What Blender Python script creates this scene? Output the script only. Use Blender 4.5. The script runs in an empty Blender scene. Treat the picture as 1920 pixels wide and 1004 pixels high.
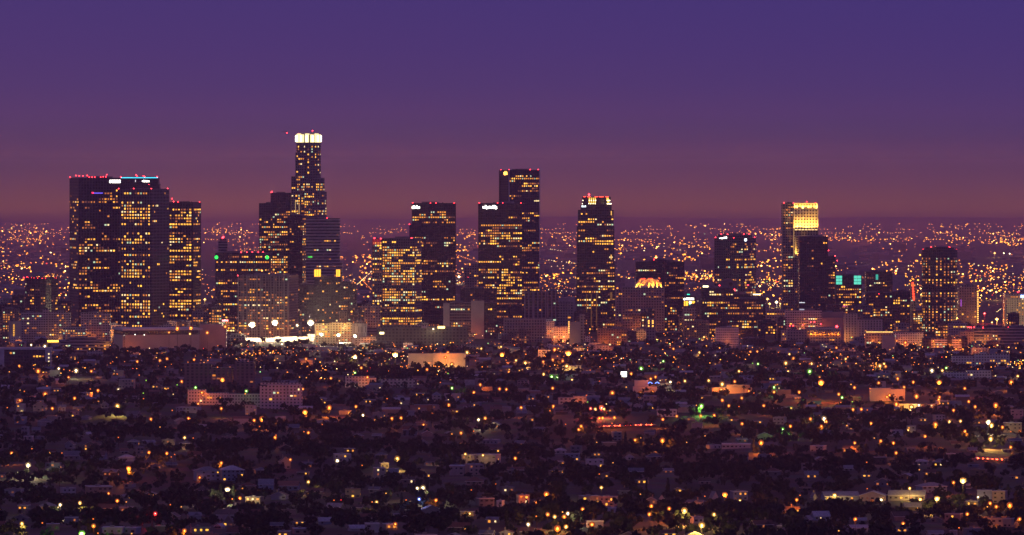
import bpy, math, random
import numpy as np
from mathutils import Vector

random.seed(11)
rng = np.random.default_rng(5)
R = random.random
U = random.uniform
sc = bpy.context.scene
col = sc.collection

# ------------------------------------------------------------------ the view
F, CX, HY, ZC = 11337.0, 960.0, 316.0, 345.0      # focal length in px of a 1920 wide frame, level line, eye height (m)
GD = np.array([-1500, 0, 3000, 3600, 4500, 5500, 6500, 7500, 8200, 8800, 9500, 11000, 13000, 16000, 20000, 26000, 32000, 38000, 43000, 47000, 50000, 56000.])
GZ = np.array([150, 150, 132, 125, 114, 108, 104, 98, 94, 91, 88, 74, 60, 42, 18, -8, -42, -75, -88, -74, -80, -150.])

def ground(x, d):
    """terrain height: city basin falling away, rolling hills in front, low hills on the horizon (earth curvature included)"""
    z = np.interp(d, GD, GZ)
    near = np.clip((8300 - d) / 2500, 0, 1)
    z = z + near * (4.5 * np.sin(d / 173 + x / 240) + 3.5 * np.sin(d / 97 - x / 131 + 1.3) + 3.0 * np.sin(x / 77 + d / 310 + .6))
    z = z + 9 * np.exp(-((x + 425) / 110) ** 2 - ((d - 7900) / 120) ** 2)
    far = np.clip((d - 40000) / 6000, 0, 1)
    z = z + far * (24 * np.sin(x / 2300 + .5) + 9 * np.sin(x / 870 + 2) + 5 * np.sin(x / 390))
    return z

def gz(x, d): return float(ground(np.float64(x), np.float64(d)))
def X(px, d): return (px - CX) * d / F
def Z(py, d): return ZC - (py - HY) * d / F
def PY(z, d): return HY + (ZC - z) * F / d

DS = np.concatenate([np.arange(3300, 10000, 6.), np.arange(10000, 52000, 60.)])
def depth_at(px, py, h=0.0):
    """nearest distance at which something h metres above the ground shows at this row"""
    g = ground((px - CX) * DS / F, DS) + h - (ZC - DS * (py - HY) / F)
    k = np.argmax(g >= 0) if (g >= 0).any() else len(DS) - 1
    return float(DS[k])

# ------------------------------------------------------------------ materials
MATS = {}
def new_mat(name):
    m = bpy.data.materials.new(name); m.use_nodes = True
    return m, m.node_tree, m.node_tree.nodes['Principled BSDF']

def emit(name, colr, s):
    if name in MATS: return MATS[name]
    m, t, b = new_mat(name)
    b.inputs['Base Color'].default_value = (.02, .02, .02, 1)
    b.inputs['Emission Color'].default_value = (*colr, 1)
    b.inputs['Emission Strength'].default_value = s
    m.cycles.emission_sampling = 'NONE'
    MATS[name] = m
    return m

def rough(name, c, r=.85, var=.25, scale=.15, spec=.2):
    """plain weathered surface: two scales of noise over the base colour"""
    if name in MATS: return MATS[name]
    m, t, b = new_mat(name)
    tc = t.nodes.new('ShaderNodeTexCoord')
    n1 = t.nodes.new('ShaderNodeTexNoise'); n1.inputs['Scale'].default_value = scale; n1.inputs['Detail'].default_value = 5
    oi = t.nodes.new('ShaderNodeObjectInfo')
    mr = t.nodes.new('ShaderNodeMapRange'); mr.inputs[1].default_value = .25; mr.inputs[2].default_value = .75
    mr.inputs[3].default_value = 1 - var; mr.inputs[4].default_value = 1 + var
    m2 = t.nodes.new('ShaderNodeMapRange'); m2.inputs[3].default_value = .78; m2.inputs[4].default_value = 1.15
    mu = t.nodes.new('ShaderNodeMath'); mu.operation = 'MULTIPLY'
    vm = t.nodes.new('ShaderNodeVectorMath'); vm.operation = 'SCALE'; vm.inputs[0].default_value = c
    t.links.new(tc.outputs['Object'], n1.inputs['Vector'])
    t.links.new(n1.outputs['Fac'], mr.inputs[0]); t.links.new(oi.outputs['Random'], m2.inputs[0])
    t.links.new(mr.outputs[0], mu.inputs[0]); t.links.new(m2.outputs[0], mu.inputs[1])
    t.links.new(mu.outputs[0], vm.inputs['Scale']); t.links.new(vm.outputs[0], b.inputs['Base Color'])
    b.inputs['Roughness'].default_value = r; b.inputs['Specular IOR Level'].default_value = spec
    MATS[name] = m
    return m

def facade(wall, glass, bay, floor, pier, span, rglass=.25):
    """cladding with piers, spandrels and dark glazing, laid out in metres along the wall (uv)"""
    key = ('f', wall, glass, bay, floor, pier, span)
    if key in MATS: return MATS[key]
    m, t, b = new_mat('facade')
    N, L = t.nodes.new, t.links.new
    uv = N('ShaderNodeUVMap'); sp = N('ShaderNodeSeparateXYZ'); L(uv.outputs[0], sp.inputs[0])
    def mth(op, a, bb=None):
        n = N('ShaderNodeMath'); n.operation = op
        for i, v in enumerate((a, bb)):
            if v is None: continue
            if isinstance(v, (int, float)): n.inputs[i].default_value = v
            else: L(v, n.inputs[i])
        return n.outputs[0]
    us, vs = mth('DIVIDE', sp.outputs[0], bay), mth('DIVIDE', sp.outputs[1], floor)
    fu, fv = mth('FRACT', us), mth('FRACT', vs)
    isw = mth('MAXIMUM', mth('LESS_THAN', fu, pier), mth('LESS_THAN', fv, span))
    cb = N('ShaderNodeCombineXYZ'); L(mth('FLOOR', us), cb.inputs[0]); L(mth('FLOOR', vs), cb.inputs[1])
    wn = N('ShaderNodeTexWhiteNoise'); wn.noise_dimensions = '2D'; L(cb.outputs[0], wn.inputs['Vector'])
    gs = N('ShaderNodeVectorMath'); gs.operation = 'SCALE'; gs.inputs[0].default_value = glass
    L(mth('ADD', mth('MULTIPLY', mth('POWER', wn.outputs['Value'], 3.0), 2.2), .5), gs.inputs['Scale'])
    nz = N('ShaderNodeTexNoise'); nz.inputs['Scale'].default_value = .06; nz.inputs['Detail'].default_value = 6; L(uv.outputs[0], nz.inputs['Vector'])
    ws = N('ShaderNodeVectorMath'); ws.operation = 'SCALE'; ws.inputs[0].default_value = wall
    L(mth('ADD', mth('MULTIPLY', nz.outputs['Fac'], .7), .65), ws.inputs['Scale'])
    mx = N('ShaderNodeMix'); mx.data_type = 'RGBA'
    L(isw, mx.inputs['Factor']); L(gs.outputs[0], mx.inputs['A']); L(ws.outputs[0], mx.inputs['B'])
    L(mx.outputs['Result'], b.inputs['Base Color'])
    L(mth('ADD', mth('MULTIPLY', isw, .8 - rglass), rglass), b.inputs['Roughness'])
    b.inputs['Specular IOR Level'].default_value = .5
    MATS[key] = m
    return m

WIN = [emit('window_yellow', (1, .45, .05), 1.8), emit('window_amber', (1, .36, .04), 1.2), emit('window_dim', (1, .28, .07), .5),
       emit('window_white', (1, .74, .34), 1.6), emit('window_faint', (.9, .28, .14), .2), emit('window_gold', (1, .44, .045), 2.8), emit('window_deep', (1, .31, .035), .9), emit('window_cool', (.72, .95, .62), .9)]
HALO = {}
CORE = dict(o=(1, .46, .09), y=(1, .68, .22), w=(1, .93, .75), g=(.75, 1, .5), r=(1, .3, .25), b=(.6, .7, 1))
LAMPC = dict(o=(1, .20, .012), y=(1, .56, .12), w=(1, .80, .42), g=(.35, 1, .12), r=(1, .03, .025), b=(.2, .3, 1))
LAMPM = {k: emit('lamp_glow_' + k, CORE[k], dict(o=3.2, y=4.5, w=8, g=4, r=5, b=5)[k]) for k, c in LAMPC.items()}
GLARE = {k: emit('lamp_glare_' + k, c, 1.5) for k, c in dict(o=(1, .20, .012), y=(1, .42, .06), w=(1, .66, .26), g=(.28, .75, .05), r=(1, .02, .02), b=(.12, .2, 1)).items()}  # glare around the bulb, put into an oversized glowing shape
RED = emit('beacon_glow', (1, .03, .04), 16)
HALO.update({k: emit('lamp_halo_' + k, c, 1) for k, c in dict(o=(.30, .055, .006), y=(.26, .10, .014), w=(.22, .13, .05), g=(.05, .16, .012), r=(.3, .008, .008), b=(.03, .05, .25)).items()})  # halo of a lamp, put into a dim glowing disc
M_METAL = rough('metal', (.03, .028, .03), .6)
M_POLE = rough('dark_pole', (.003, .003, .003), .9, .1, .15, 0)
M_ROOF = rough('roof_felt', (.12, .11, .115), .9)
M_PLANT = rough('roof_plant', (.16, .15, .155), .8)
M_ROAD = rough('asphalt', (.05, .048, .048), .9)

# ------------------------------------------------------------------ mesh builder
class MB:
    def __init__(s): s.v, s.f, s.m, s.uv, s.mats = [], [], [], [], []
    def mi(s, mat):
        if mat not in s.mats: s.mats.append(mat)
        return s.mats.index(mat)
    def face(s, pts, mat, uv=None):
        n = len(s.v); s.v += [tuple(p) for p in pts]; s.f.append(tuple(range(n, n + len(pts)))); s.m.append(s.mi(mat))
        s.uv += uv if uv else [(p[0], p[1]) for p in pts]
    def prism(s, poly, z0, z1, mat, top=None, u0=0.0):
        u = u0
        for i in range(len(poly)):
            a, b = poly[i], poly[(i + 1) % len(poly)]
            l = math.hypot(b[0] - a[0], b[1] - a[1])
            s.face([(a[0], a[1], z0), (b[0], b[1], z0), (b[0], b[1], z1), (a[0], a[1], z1)], mat, [(u, z0), (u + l, z0), (u + l, z1), (u, z1)])
            u += l
        s.face([(p[0], p[1], z1) for p in poly], top or mat)
    def box(s, x0, x1, y0, y1, z0, z1, mat, top=None):
        s.prism([(x0, y0), (x1, y0), (x1, y1), (x0, y1)], z0, z1, mat, top)
        s.face([(x0, y1, z0), (x1, y1, z0), (x1, y0, z0), (x0, y0, z0)], mat)
    def octa(s, c, r, mat, sz=1.0):
        x, y, z = c; q = r * .71
        e = [(x + r, y, z), (x + q, y + q, z), (x, y + r, z), (x - q, y + q, z), (x - r, y, z), (x - q, y - q, z), (x, y - r, z), (x + q, y - q, z)]
        for i in range(8):
            a, b = e[i], e[(i + 1) % 8]
            s.face([a, b, (x, y, z + r * sz)], mat); s.face([b, a, (x, y, z - r * sz)], mat)
    def ball(s, c, r, mat, sz=1.0, n=8):
        P = [[(c[0] + r * math.cos(p) * math.cos(t), c[1] + r * math.cos(p) * math.sin(t), c[2] + r * sz * math.sin(p)) for t in [2 * math.pi * i / n for i in range(n)]] for p in (-1.2, -.6, 0, .6, 1.2)]
        for k in range(4):
            for i in range(n): s.face([P[k][i], P[k][(i + 1) % n], P[k + 1][(i + 1) % n], P[k + 1][i]], mat)
        s.face(P[4], mat); s.face(P[0][::-1], mat)
    def tube(s, a, b, r0, r1, mat, n=6):
        a, b = Vector(a), Vector(b); w = (b - a).normalized(); u = w.orthogonal().normalized(); k = w.cross(u)
        ra = [a + (u * math.cos(t) + k * math.sin(t)) * r0 for t in [2 * math.pi * i / n for i in range(n)]]
        rb = [b + (u * math.cos(t) + k * math.sin(t)) * r1 for t in [2 * math.pi * i / n for i in range(n)]]
        for i in range(n): s.face([ra[i], ra[(i + 1) % n], rb[(i + 1) % n], rb[i]], mat)
        s.face(rb, mat)
    def mesh(s, name):
        me = bpy.data.meshes.new(name); me.from_pydata(s.v, [], s.f)
        for m in s.mats: me.materials.append(m)
        me.polygons.foreach_set('material_index', s.m)
        uvl = me.uv_layers.new(name='UVMap'); uvl.data.foreach_set('uv', [c for p in s.uv for c in p])
        return me
    def build(s, name, parent=None, loc=(0, 0, 0), rz=0):
        return put(name, s.mesh(name), parent, loc, rz)

def put(name, data, parent=None, loc=(0, 0, 0), rz=0):
    o = bpy.data.objects.new(name, data); col.objects.link(o)
    o.location = loc; o.rotation_euler = (0, 0, rz); o.parent = parent
    return o
def tag(o, label=None, cat=None, group=None, kind=None):
    if label: o['label'] = label
    if cat: o['category'] = cat
    if group: o['group'] = group
    if kind: o['kind'] = kind
    return o
def copy_tree(o, parent=None):
    c = o.copy(); col.objects.link(c); c.parent = parent
    for ch in KIDS.get(o.name, ()): copy_tree(ch, c)
    return c
KIDS = {}

OBST = []          # (px0, px1, row, d): nothing leafy may stand nearer than d and rise above this row between these columns
FOOT = []          # (x0, x1, d0, d1) ground taken by buildings
MARKS = []         # (px, py, phrase) landmarks for the descriptions
def obstacle(px0, px1, row, d): OBST.append((px0, px1, row, d))

ORD = ['nearest', 'second nearest', 'third nearest', 'fourth nearest', 'fifth nearest', 'sixth nearest', 'seventh nearest', 'eighth nearest', 'ninth nearest', 'tenth nearest',
       'eleventh nearest', 'twelfth nearest', 'thirteenth nearest', 'fourteenth nearest', 'fifteenth nearest', 'sixteenth nearest', 'seventeenth nearest', 'eighteenth nearest', 'nineteenth nearest', 'twentieth nearest']
ORD += ['twenty ' + w for w in ('first', 'second', 'third', 'fourth', 'fifth', 'sixth', 'seventh', 'eighth', 'ninth')] + ['thirtieth']
AUTO = []          # (object, px, py, look, noun)
def auto(o, px, py, look, noun): AUTO.append((o, px, py, look, noun))
def write_auto_labels():
    groups = {}
    for o, px, py, look, noun in AUTO:
        k = min((i for i in range(len(MARKS)) if abs(MARKS[i][0] - px) + abs(MARKS[i][1] - py) > 1.5), key=lambda i: (MARKS[i][0] - px) ** 2 + (1.6 * (MARKS[i][1] - py)) ** 2)
        mx, my, ph = MARKS[k]
        dx, dy = px - mx, 1.6 * (py - my)
        rel = ('right of' if dx > 0 else 'left of') if abs(dx) > abs(dy) else ('below' if dy > 0 else 'above')
        groups.setdefault((k, rel, noun), []).append((dx * dx + dy * dy, len(groups), o, look, noun, rel, ph))
    for g in groups.values():
        g.sort(key=lambda r: r[0])
        for i, (_, _, o, look, noun, rel, ph) in enumerate(g):
            o['label'] = f'{look}, the {ORD[min(i, len(ORD) - 1)]} {noun} {rel} {ph}'
# ------------------------------------------------------------------ light and air
HAZE_COLOR = (.70, .48, .80); HAZE_DENSITY = 1.85e-5; HAZE_G = .6
J_AIR = (.104, .038, .131)         # what the dusk air itself glows with, measured
HAZE_FILL = 5e6  # power of the added upward spots over the far city
def lin(v): return v / 255 / 12.92 if v < 10.3 else ((v / 255 + .055) / 1.055) ** 2.4
def sky_low():
    """sky radiance outside the air so that sky seen through the air has the dusk gradient"""
    out = []
    for y, c in ((465, (60, 36, 45)), (428, (92, 54, 76)), (414, (97, 55, 79)), (404, (109, 62, 80)), (393, (118, 68, 81)), (380, (118, 69, 84)), (365, (115, 68, 86)), (345, (109, 66, 90)), (318, (103, 64, 93)), (309, (101, 64, 94)), (300, (99, 63, 95)), (290, (97, 62, 96)), (275, (95, 61, 98)), (250, (90, 60, 101)), (215, (86, 58, 106)), (160, (80, 56, 110)), (90, (76, 54, 113)), (0, (72, 53, 115)), (-70, (70, 52, 116))):
        el = (316 - y) / 11337; path = 56000 if el <= 0 else min(56000, 75 / el); T = math.exp(-HAZE_DENSITY * path)
        gl = HAZE_FILL / 1e6 * max(0, 1 - max(el, 0) / .0085) ** 1.3 * (1.08 if el < -.004 else 1)      # light that the added upward spots put in the air
        out.append((el, tuple(max((lin(v) - j * (1 - T) - gl * g) / T, .004) for v, j, g in zip(c, J_AIR, (.0108, .0021, .0003)))))
    return out
SKY_HIGH = [(.034, (.057, .034, .175)), (.15, (.08, .058, .23)), (.5, (.085, .075, .27)), (1.0, (.07, .065, .24))]
GLOW = (.17, .13, .32); FRONT_FILL = (.32, .125, .17); SIDE = 1.0; NISHITA = .02
DENOISE = True; FILTER = 1.5
# ------------------------------------------------------------------ office towers and blocks
PANES = {}
SIL = []
BLD = []           # picture rectangle and distance of every low building and house, so a lamp seen before a wall can stand at that wall
def pane_mesh(w, h, k):
    key = (round(w, 2), round(h, 2), k)
    if key not in PANES:
        mb = MB(); mb.box(-w / 2, w / 2, -.06, .06, -h / 2, h / 2, WIN[k]); PANES[key] = mb.mesh('window_pane')
    return PANES[key]
BEACON = {}
def beacon_mesh(r, h):
    key = (round(r, 1), round(h, 1))
    if key not in BEACON:
        mb = MB(); mb.tube((0, 0, -h), (0, 0, 0), .15, .1, M_METAL, 4); mb.octa((0, 0, 0), r, RED); BEACON[key] = mb.mesh('roof_beacon')
    return BEACON[key]

def footprint(s, d, ox):
    """plan polygon (local metres, counter-clockwise from above) of a segment"""
    m = d / F
    if s[0] == 'c':
        x0, x1, n = s[1], s[2], s[5]
        r = (x1 - x0) / 2 * m; cx = X((x0 + x1) / 2, d) - ox; cy = s[6]['cy'] * m if s[6].get('cy') else r
        return [(cx + r * math.cos(2 * math.pi * (i + .5) / n), cy + r * math.sin(2 * math.pi * (i + .5) / n)) for i in range(n)]
    x0, xc, x1 = s[1:4]
    o = s[6] if len(s) > 6 else {}
    w0, w1 = ((xc - x0) if xc is not None else 0) * m, ((x1 - xc) if xc is not None else 0) * m
    dy = o.get('dy', 0)
    if xc is None:
        a, b = X(x0, d) - ox, X(x1, d) - ox; dep = o.get('dep', min(b - a, 40))
        return [(a, dy), (b, dy), (b, dy + dep), (a, dy + dep)]
    al = min(max(math.atan2(w1, w0), .2), 1.37)
    if 'al' in o: al = math.radians(o['al'])
    a, b = w0 / math.cos(al), w1 / math.sin(al)
    c = (X(xc, d) - ox, dy)
    l = (c[0] - a * math.cos(al), dy + a * math.sin(al)); r = (c[0] + b * math.sin(al), dy + b * math.cos(al))
    return [l, c, r, (l[0] + r[0] - c[0], l[1] + r[1] - c[1])]

def wins(faces, bay, floor, wf, hf, p, stick, lv, bands, panes):
    """lit panes over the faces turned this way: rows of a floor switch on and off in runs"""
    bays = {}
    for (a, b, z0, z1, pp) in faces:
        l = math.hypot(b[0] - a[0], b[1] - a[1]); nb = int(l / bay)
        if nb < 1: continue
        ux, uy = (b[0] - a[0]) / l, (b[1] - a[1]) / l; nx, ny = uy, -ux
        rz = math.atan2(uy, ux); off = (l - nb * bay) / 2
        nr = int((z1 - z0) / floor)
        for r in range(nr):
            z = z1 - (r + .5) * floor
            if any(zb <= z <= za for za, zb in bands): continue
            if r not in bays: bays[r] = random.choices([.12, .5, 1, 1.45, 2.2], [2, 3, 4, 3, 1.4])[0]
            pe = min(pp * 1.22 * bays[r], .94)
            on = R() < pe; base = random.choices(range(5), lv)[0]
            for k in range(nb):
                if R() > stick: on = R() < pe; base = random.choices(range(5), lv)[0] if R() < .6 else base
                if on and R() > .08:
                    lev = base if R() < .75 else random.choices(range(5), lv)[0]
                    u = off + (k + .5) * bay
                    panes.append((lev, a[0] + ux * u + nx * .1, a[1] + uy * u + ny * .1, z, rz, bay * wf * U(.85, 1.05), floor * hf))

def vary(k): return random.choice({0: (0, 0, 0, 0, 5, 5, 1, 1, 3), 1: (1, 1, 1, 6, 6, 0, 7), 2: (2, 2, 6, 4), 3: (3, 3, 7), 4: (4, 4, 2)}[k])
def B(name, label, cat, d, segs, fac, lit=.3, short=None, bands=(), beacons=(), signs=(), stick=.5, lv=(3, 3, 2, .6, 1.5), group=None, nmax=100,
      wf=.72, hf=.56, plant=True, extra=None, mark=True, top_skip=1.0, br=.9):
    xs = [v for s in segs for v in ((s[1], s[2]) if s[0] == 'c' else (s[1], s[3]))]
    x0, x1 = min(xs), max(xs); yt = min(s[3] if s[0] == 'c' else s[4] for s in segs)
    if d < 0: d = depth_at((x0 + x1) / 2, -d)
    ox = X((x0 + x1) / 2, d); zb = min(gz(X(x0, d), d), gz(X(x1, d), d), gz(ox, d + 25)) - 1
    root = put(name, None, None, (ox, d, zb))
    tag(root, label, cat, group)
    bm_, rf, panes = MB(), MB(), []
    wall, glass, bay, floor, pier, span = fac
    bz = [(Z(a, d) - zb, Z(b, d) - zb) for a, b in bands]
    for s in segs:
        o = (s[6] if len(s) > 6 else {})
        poly = footprint(s, d, ox)
        t, bt = (s[3], s[4]) if s[0] == 'c' else (s[4], s[5])
        z1 = Z(t, d) - zb; z0 = (Z(bt, d) - zb) if bt is not None else 0
        fm = facade(*o.get('fac', fac))
        bm_.prism(poly, z0, z1, fm, M_ROOF)
        # parapet and machinery
        cx, cy = sum(p[0] for p in poly) / len(poly), sum(p[1] for p in poly) / len(poly)
        if plant and not o.get('noplant'):
            w = max(q[0] for q in poly) - min(q[0] for q in poly); dd = max(q[1] for q in poly) - min(q[1] for q in poly)
            for _ in range(2 if w > 20 else 1):
                hw, hd = w * U(.1, .2), dd * U(.1, .2); px_, py_ = cx + U(-.2, .2) * w, cy + U(-.12, .2) * dd
                rf.box(px_ - hw, px_ + hw, py_ - hd, py_ + hd, z1, z1 + U(1.2, 2.6), M_PLANT)
            for _ in range(4):
                px_, py_ = cx + U(-.3, .3) * w, cy + U(-.2, .2) * dd; q = U(.5, 1.2)
                rf.box(px_ - q, px_ + q, py_ - q, py_ + q, z1, z1 + U(.6, 1.8), M_METAL)
        if o.get('nowin'): continue
        p = o.get('lit', lit); faces = []
        nfc = 0
        for i in range(len(poly)):
            a, b = poly[i], poly[(i + 1) % len(poly)]
            l = math.hypot(b[0] - a[0], b[1] - a[1]); ny = -(b[0] - a[0]) / l
            if ny < -.12:
                pp = p[min(nfc, len(p) - 1)] if isinstance(p, tuple) else p
                faces.append((a, b, z0 + 3, z1 - top_skip * floor, pp)); nfc += 1
        f2 = o.get('fac', fac)
        wins(faces, f2[2], f2[3], o.get('wf', wf), o.get('hf', hf), p, o.get('stick', stick), o.get('lv', lv), bz, panes)
    bm_.build('facade', root)
    if rf.f: rf.build('roof', root)
    random.shuffle(panes)
    panes.sort(key=lambda q: {0: 0, 3: 0, 1: 1, 2: 2, 4: 3}[q[0]])
    for q in panes[:nmax]:
        put('lit_window', pane_mesh(bay * wf * random.choice((.6, .85, 1, 1)), q[6] * random.choice((.75, 1, 1)), vary(q[0])), root, q[1:4], q[4])
    if len(panes) > nmax:
        mb = MB()
        for lev, x, y, z, rz, w, h in panes[nmax:]:
            lev = vary(lev); w *= random.choice((.6, .85, 1, 1))
            c, s_ = math.cos(rz) * w / 2, math.sin(rz) * w / 2
            mb.face([(x - c, y - s_, z - h / 2), (x + c, y + s_, z - h / 2), (x + c, y + s_, z + h / 2), (x - c, y - s_, z + h / 2)], WIN[lev])
        tag(mb.build('lit_window', root), kind='stuff')
    for (px, py) in beacons:
        zt = Z(py, d) - zb; sg = [s for s in segs if (s[1] <= px + 1 and px - 1 <= (s[2] if s[0] == 'c' else s[3]))]
        zr = max([Z(s[3] if s[0] == 'c' else s[4], d) - zb for s in sg if (Z(s[3] if s[0] == 'c' else s[4], d) - zb) <= zt + .2] or [zt - 2])
        pl = footprint(sg[0], d, ox) if sg else [(0, 0), (0, 10)]
        xx = X(px, d) - ox; cy = sum(q[1] for q in pl) / len(pl); cxx = sum(q[0] for q in pl) / len(pl)
        front = front_y(pl, xx)
        put('roof_beacon', beacon_mesh(br, max(zt - zr, .6)), root, (xx + (cxx - xx) * .02, front + .6, zt))
    for sg in signs:
        px0, px1, py0, py1, c, st = sg[:6]
        seg = segs[sg[6] if len(sg) > 6 else 0]; pl = footprint(seg, d, ox)
        xa, xb = X(px0, d) - ox, X(px1, d) - ox; ya, yb = front_y(pl, xa + .1), front_y(pl, xb - .1)
        sign_part(root, (xa, ya), (xb, yb), Z(py1, d) - zb, Z(py0, d) - zb, c, st, sg[7] if len(sg) > 7 else 'letters')
    if extra: extra(root, d, ox, zb)
    for s in segs: SIL.append((s[1], s[2] if s[0] == 'c' else s[3], s[3] if s[0] == 'c' else s[4], d))
    m = d / F
    if d < 9200 and not any(q in (label or '') for q in ('ribbed apartment', 'glowing pink')): BLD.append((x0, x1, yt, PY(zb + 1, d) + 3, d, 1))
    FOOT.append((X(x0, d) - 4, X(x1, d) + 4, d - 6, d + (x1 - x0) * m))
    if mark: MARKS.append(((x0 + x1) / 2, PY(gz(ox, d) + 4, d) if mark is True else mark, short or 'the ' + label.split(',')[0]))
    return root

def front_y(pl, x):
    ys = []
    for i in range(len(pl)):
        a, b = pl[i], pl[(i + 1) % len(pl)]
        if abs(a[0] - b[0]) < 1e-6: continue
        t = (x - a[0]) / (b[0] - a[0])
        if -.001 <= t <= 1.001: ys.append(a[1] + t * (b[1] - a[1]))
    return min(ys) if ys else min(p[1] for p in pl)

def sign_part(root, a, b, z0, z1, c, st, style):
    """an illuminated sign standing 0.6 m off the wall: letter-like bars on a rail, or a plain panel"""
    l = math.hypot(b[0] - a[0], b[1] - a[1]); rz = math.atan2(b[1] - a[1], b[0] - a[0]); h = z1 - z0
    mb = MB(); e = emit(f'sign_glow_{c[0]:.2f}_{c[1]:.2f}_{c[2]:.2f}_{st}', c, st)
    if style == 'panel':
        mb.box(0, l, -.6, -.1, 0, h, e)
    else:
        x = 0.; rr = random.Random(int(l * 100))
        while x < l - .3:
            w = min(h * rr.uniform(.28, .5), l - x); hh = h * rr.choice([.72, .72, .78, 1.0]); dp = -h * .25 if rr.random() < .12 else 0
            mb.box(x, x + w * .34, -.6, -.2, dp, hh, e); mb.box(x + w * .34, x + w * .86, -.6, -.2, hh * .0, hh * .24, e)
            if rr.random() < .6: mb.box(x + w * .34, x + w * .86, -.6, -.2, hh * .74, hh, e)
            if rr.random() < .6: mb.box(x + w * .6, x + w * .86, -.6, -.2, hh * .24, hh * .74, e)
            x += w
    return mb.build('sign', root, (a[0], a[1], z0), rz)

def MBox(name, root, b, mat, loc=(0, 0, 0)):
    mb = MB(); mb.box(*b, mat); return mb.build(name, root, loc)

# facade recipes: wall, glass, bay, floor, pier share, spandrel share
DARK = ((.030, .026, .032), (.012, .012, .018), 3.6, 4.1, .25, .35)
DARKV = ((.05, .044, .05), (.012, .012, .018), 4.6, 4.6, .38, .28)
GRID = ((.11, .095, .10), (.014, .014, .02), 3.7, 4.1, .35, .42)
PALE = ((.30, .27, .27), (.03, .028, .035), 3.6, 3.5, .35, .5)
PALEV = ((.17, .15, .15), (.03, .028, .035), 4.2, 3.9, .36, .22)
BAND = ((.25, .21, .21), (.02, .02, .026), 4.0, 4.3, .0, .5)
STONE = ((.22, .19, .18), (.02, .02, .026), 4.0, 4.1, .45, .45)
WHITEW = ((.5, .46, .44), (.06, .055, .06), 3.4, 3.3, .45, .55)
BRICK = ((.15, .095, .08), (.02, .02, .025), 3.6, 3.4, .5, .5)
BLANK = ((.27, .23, .22), (.27, .23, .22), 6, 6, 1, 1)
CREAM = ((.46, .40, .33), (.05, .045, .045), 4.2, 3.4, .5, .55)
b_ = lambda x0, xc, x1, yt, yb=None, **o: ('b', x0, xc, x1, yt, yb, o)
c_ = lambda x0, x1, yt, yb=None, n=20, **o: ('c', x0, x1, yt, yb, n, o)
WHITE_S = ((1, .93, .82), 7)

# left cluster
B('office_tower', 'very wide dark office tower with a white lit sign at its top right corner', 'tower', 9700, [b_(124.5, 147, 226, 333.5, lit=(.15, .28))], DARKV, short='the wide dark tower',
  bands=[(333, 352), (560, 568)], beacons=[(125, 332.5), (140, 329.5), (148, 330), (155, 330), (163, 329.5), (167, 332.5), (172, 332.5), (177, 332.5), (188, 332.5), (193, 331.8), (198, 332), (199.5, 328)],
  signs=[(204.5, 225.5, 338, 343.2, (1, .93, .85), 8, 0, 'panel'), (172, 192, 361.5, 363.5, (.18, .12, 1), 1.2, 0, 'panel'), (171.5, 175, 360.5, 363.5, (1, .03, .1), 2.5, 0, 'panel')], lv=(2.5, 3, 2, .3, 3), stick=.55, nmax=100)
def cyan_edge(root, d, ox, zb):
    mb = MB(); xa, xb = X(227, d) - ox, X(296, d) - ox
    mb.box(xa, xb, -.7, -.1, Z(334.4, d) - zb, Z(332.9, d) - zb, emit('cyan_tube', (.05, .62, .85), 2.2)); mb.build('light_tube', root)
B('office_tower', 'dark tower edged with a cyan light tube along its roof', 'tower', 9600, [b_(226, None, 296.5, 334, dep=40, lit=.02), b_(296.5, None, 298.8, 345, dep=34, nowin=1, noplant=1)], DARK, short='the cyan-topped tower',
  beacons=[(225.8, 332.6), (255.2, 328), (256.5, 330.5), (269, 330.5), (271.5, 331.5), (295.5, 331.5), (279.5, 346.5)], signs=[(266.5, 280, 338, 341.4, (1, .93, .8), 7), (253.3, 254.8, 337.6, 341.8, (.8, .7, .8), 1.2, 0, 'panel')], extra=cyan_edge, top_skip=4)
B('office_tower', 'ribbed tower with a bright window grid beside a blank shaded flank', 'tower', 9300,
  [b_(222.5, 284.5, 314, 354.5, lit=(.56, .035), fac=((.085, .075, .085), (.012, .012, .018), 4.7, 4.75, .36, .3))], DARKV, short='the ribbed bright tower', bands=[(354, 359), (423, 434), (541, 553), (470, 473)],
  beacons=[(221.5, 354), (249.3, 354), (284, 354), (312, 354)], lv=(5, 2.2, 1.2, .4, .6), stick=.35, wf=.6, hf=.56)
B('office_tower', 'dark tower densely lit up to a blank top, right of the ribbed tower', 'tower', 9450, [b_(314, 362, 374.6, 379.6, lit=(.60, .30))], DARKV, short='the dense window tower', bands=[(379, 392), (500, 509), (474, 477), (535, 541)],
  beacons=[(314.8, 379), (321.5, 372.8), (324.5, 378.5), (333, 379), (372.6, 379.5)], lv=(5, 2.4, 1.2, .3, .6), stick=.5, hf=.52)
def red_ring(root, d, ox, zb):
    mb = MB(); r = 14 * d / F; cx = X(70, d) - ox
    pts = [(cx + r * math.cos(2 * math.pi * i / 18), 27 + r * math.sin(2 * math.pi * i / 18)) for i in range(18)]
    z = Z(519, d) - zb; zt = Z(511, d) - zb
    for k, (f0, f1) in enumerate(((1, .86), (.86, .55), (.55, .15))):
        za, zc = z + (zt - z) * (0, .45, .8)[k], z + (zt - z) * (.45, .8, 1)[k]
        for i in range(18):
            a, b = pts[i], pts[(i + 1) % 18]; q = lambda p, f: (cx + (p[0] - cx) * f, 27 + (p[1] - 27) * f)
            mb.face([(*q(a, f0), za), (*q(b, f0), za), (*q(b, f1), zc), (*q(a, f1), zc)], M_PLANT)
    mb.build('dome', root)
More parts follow.
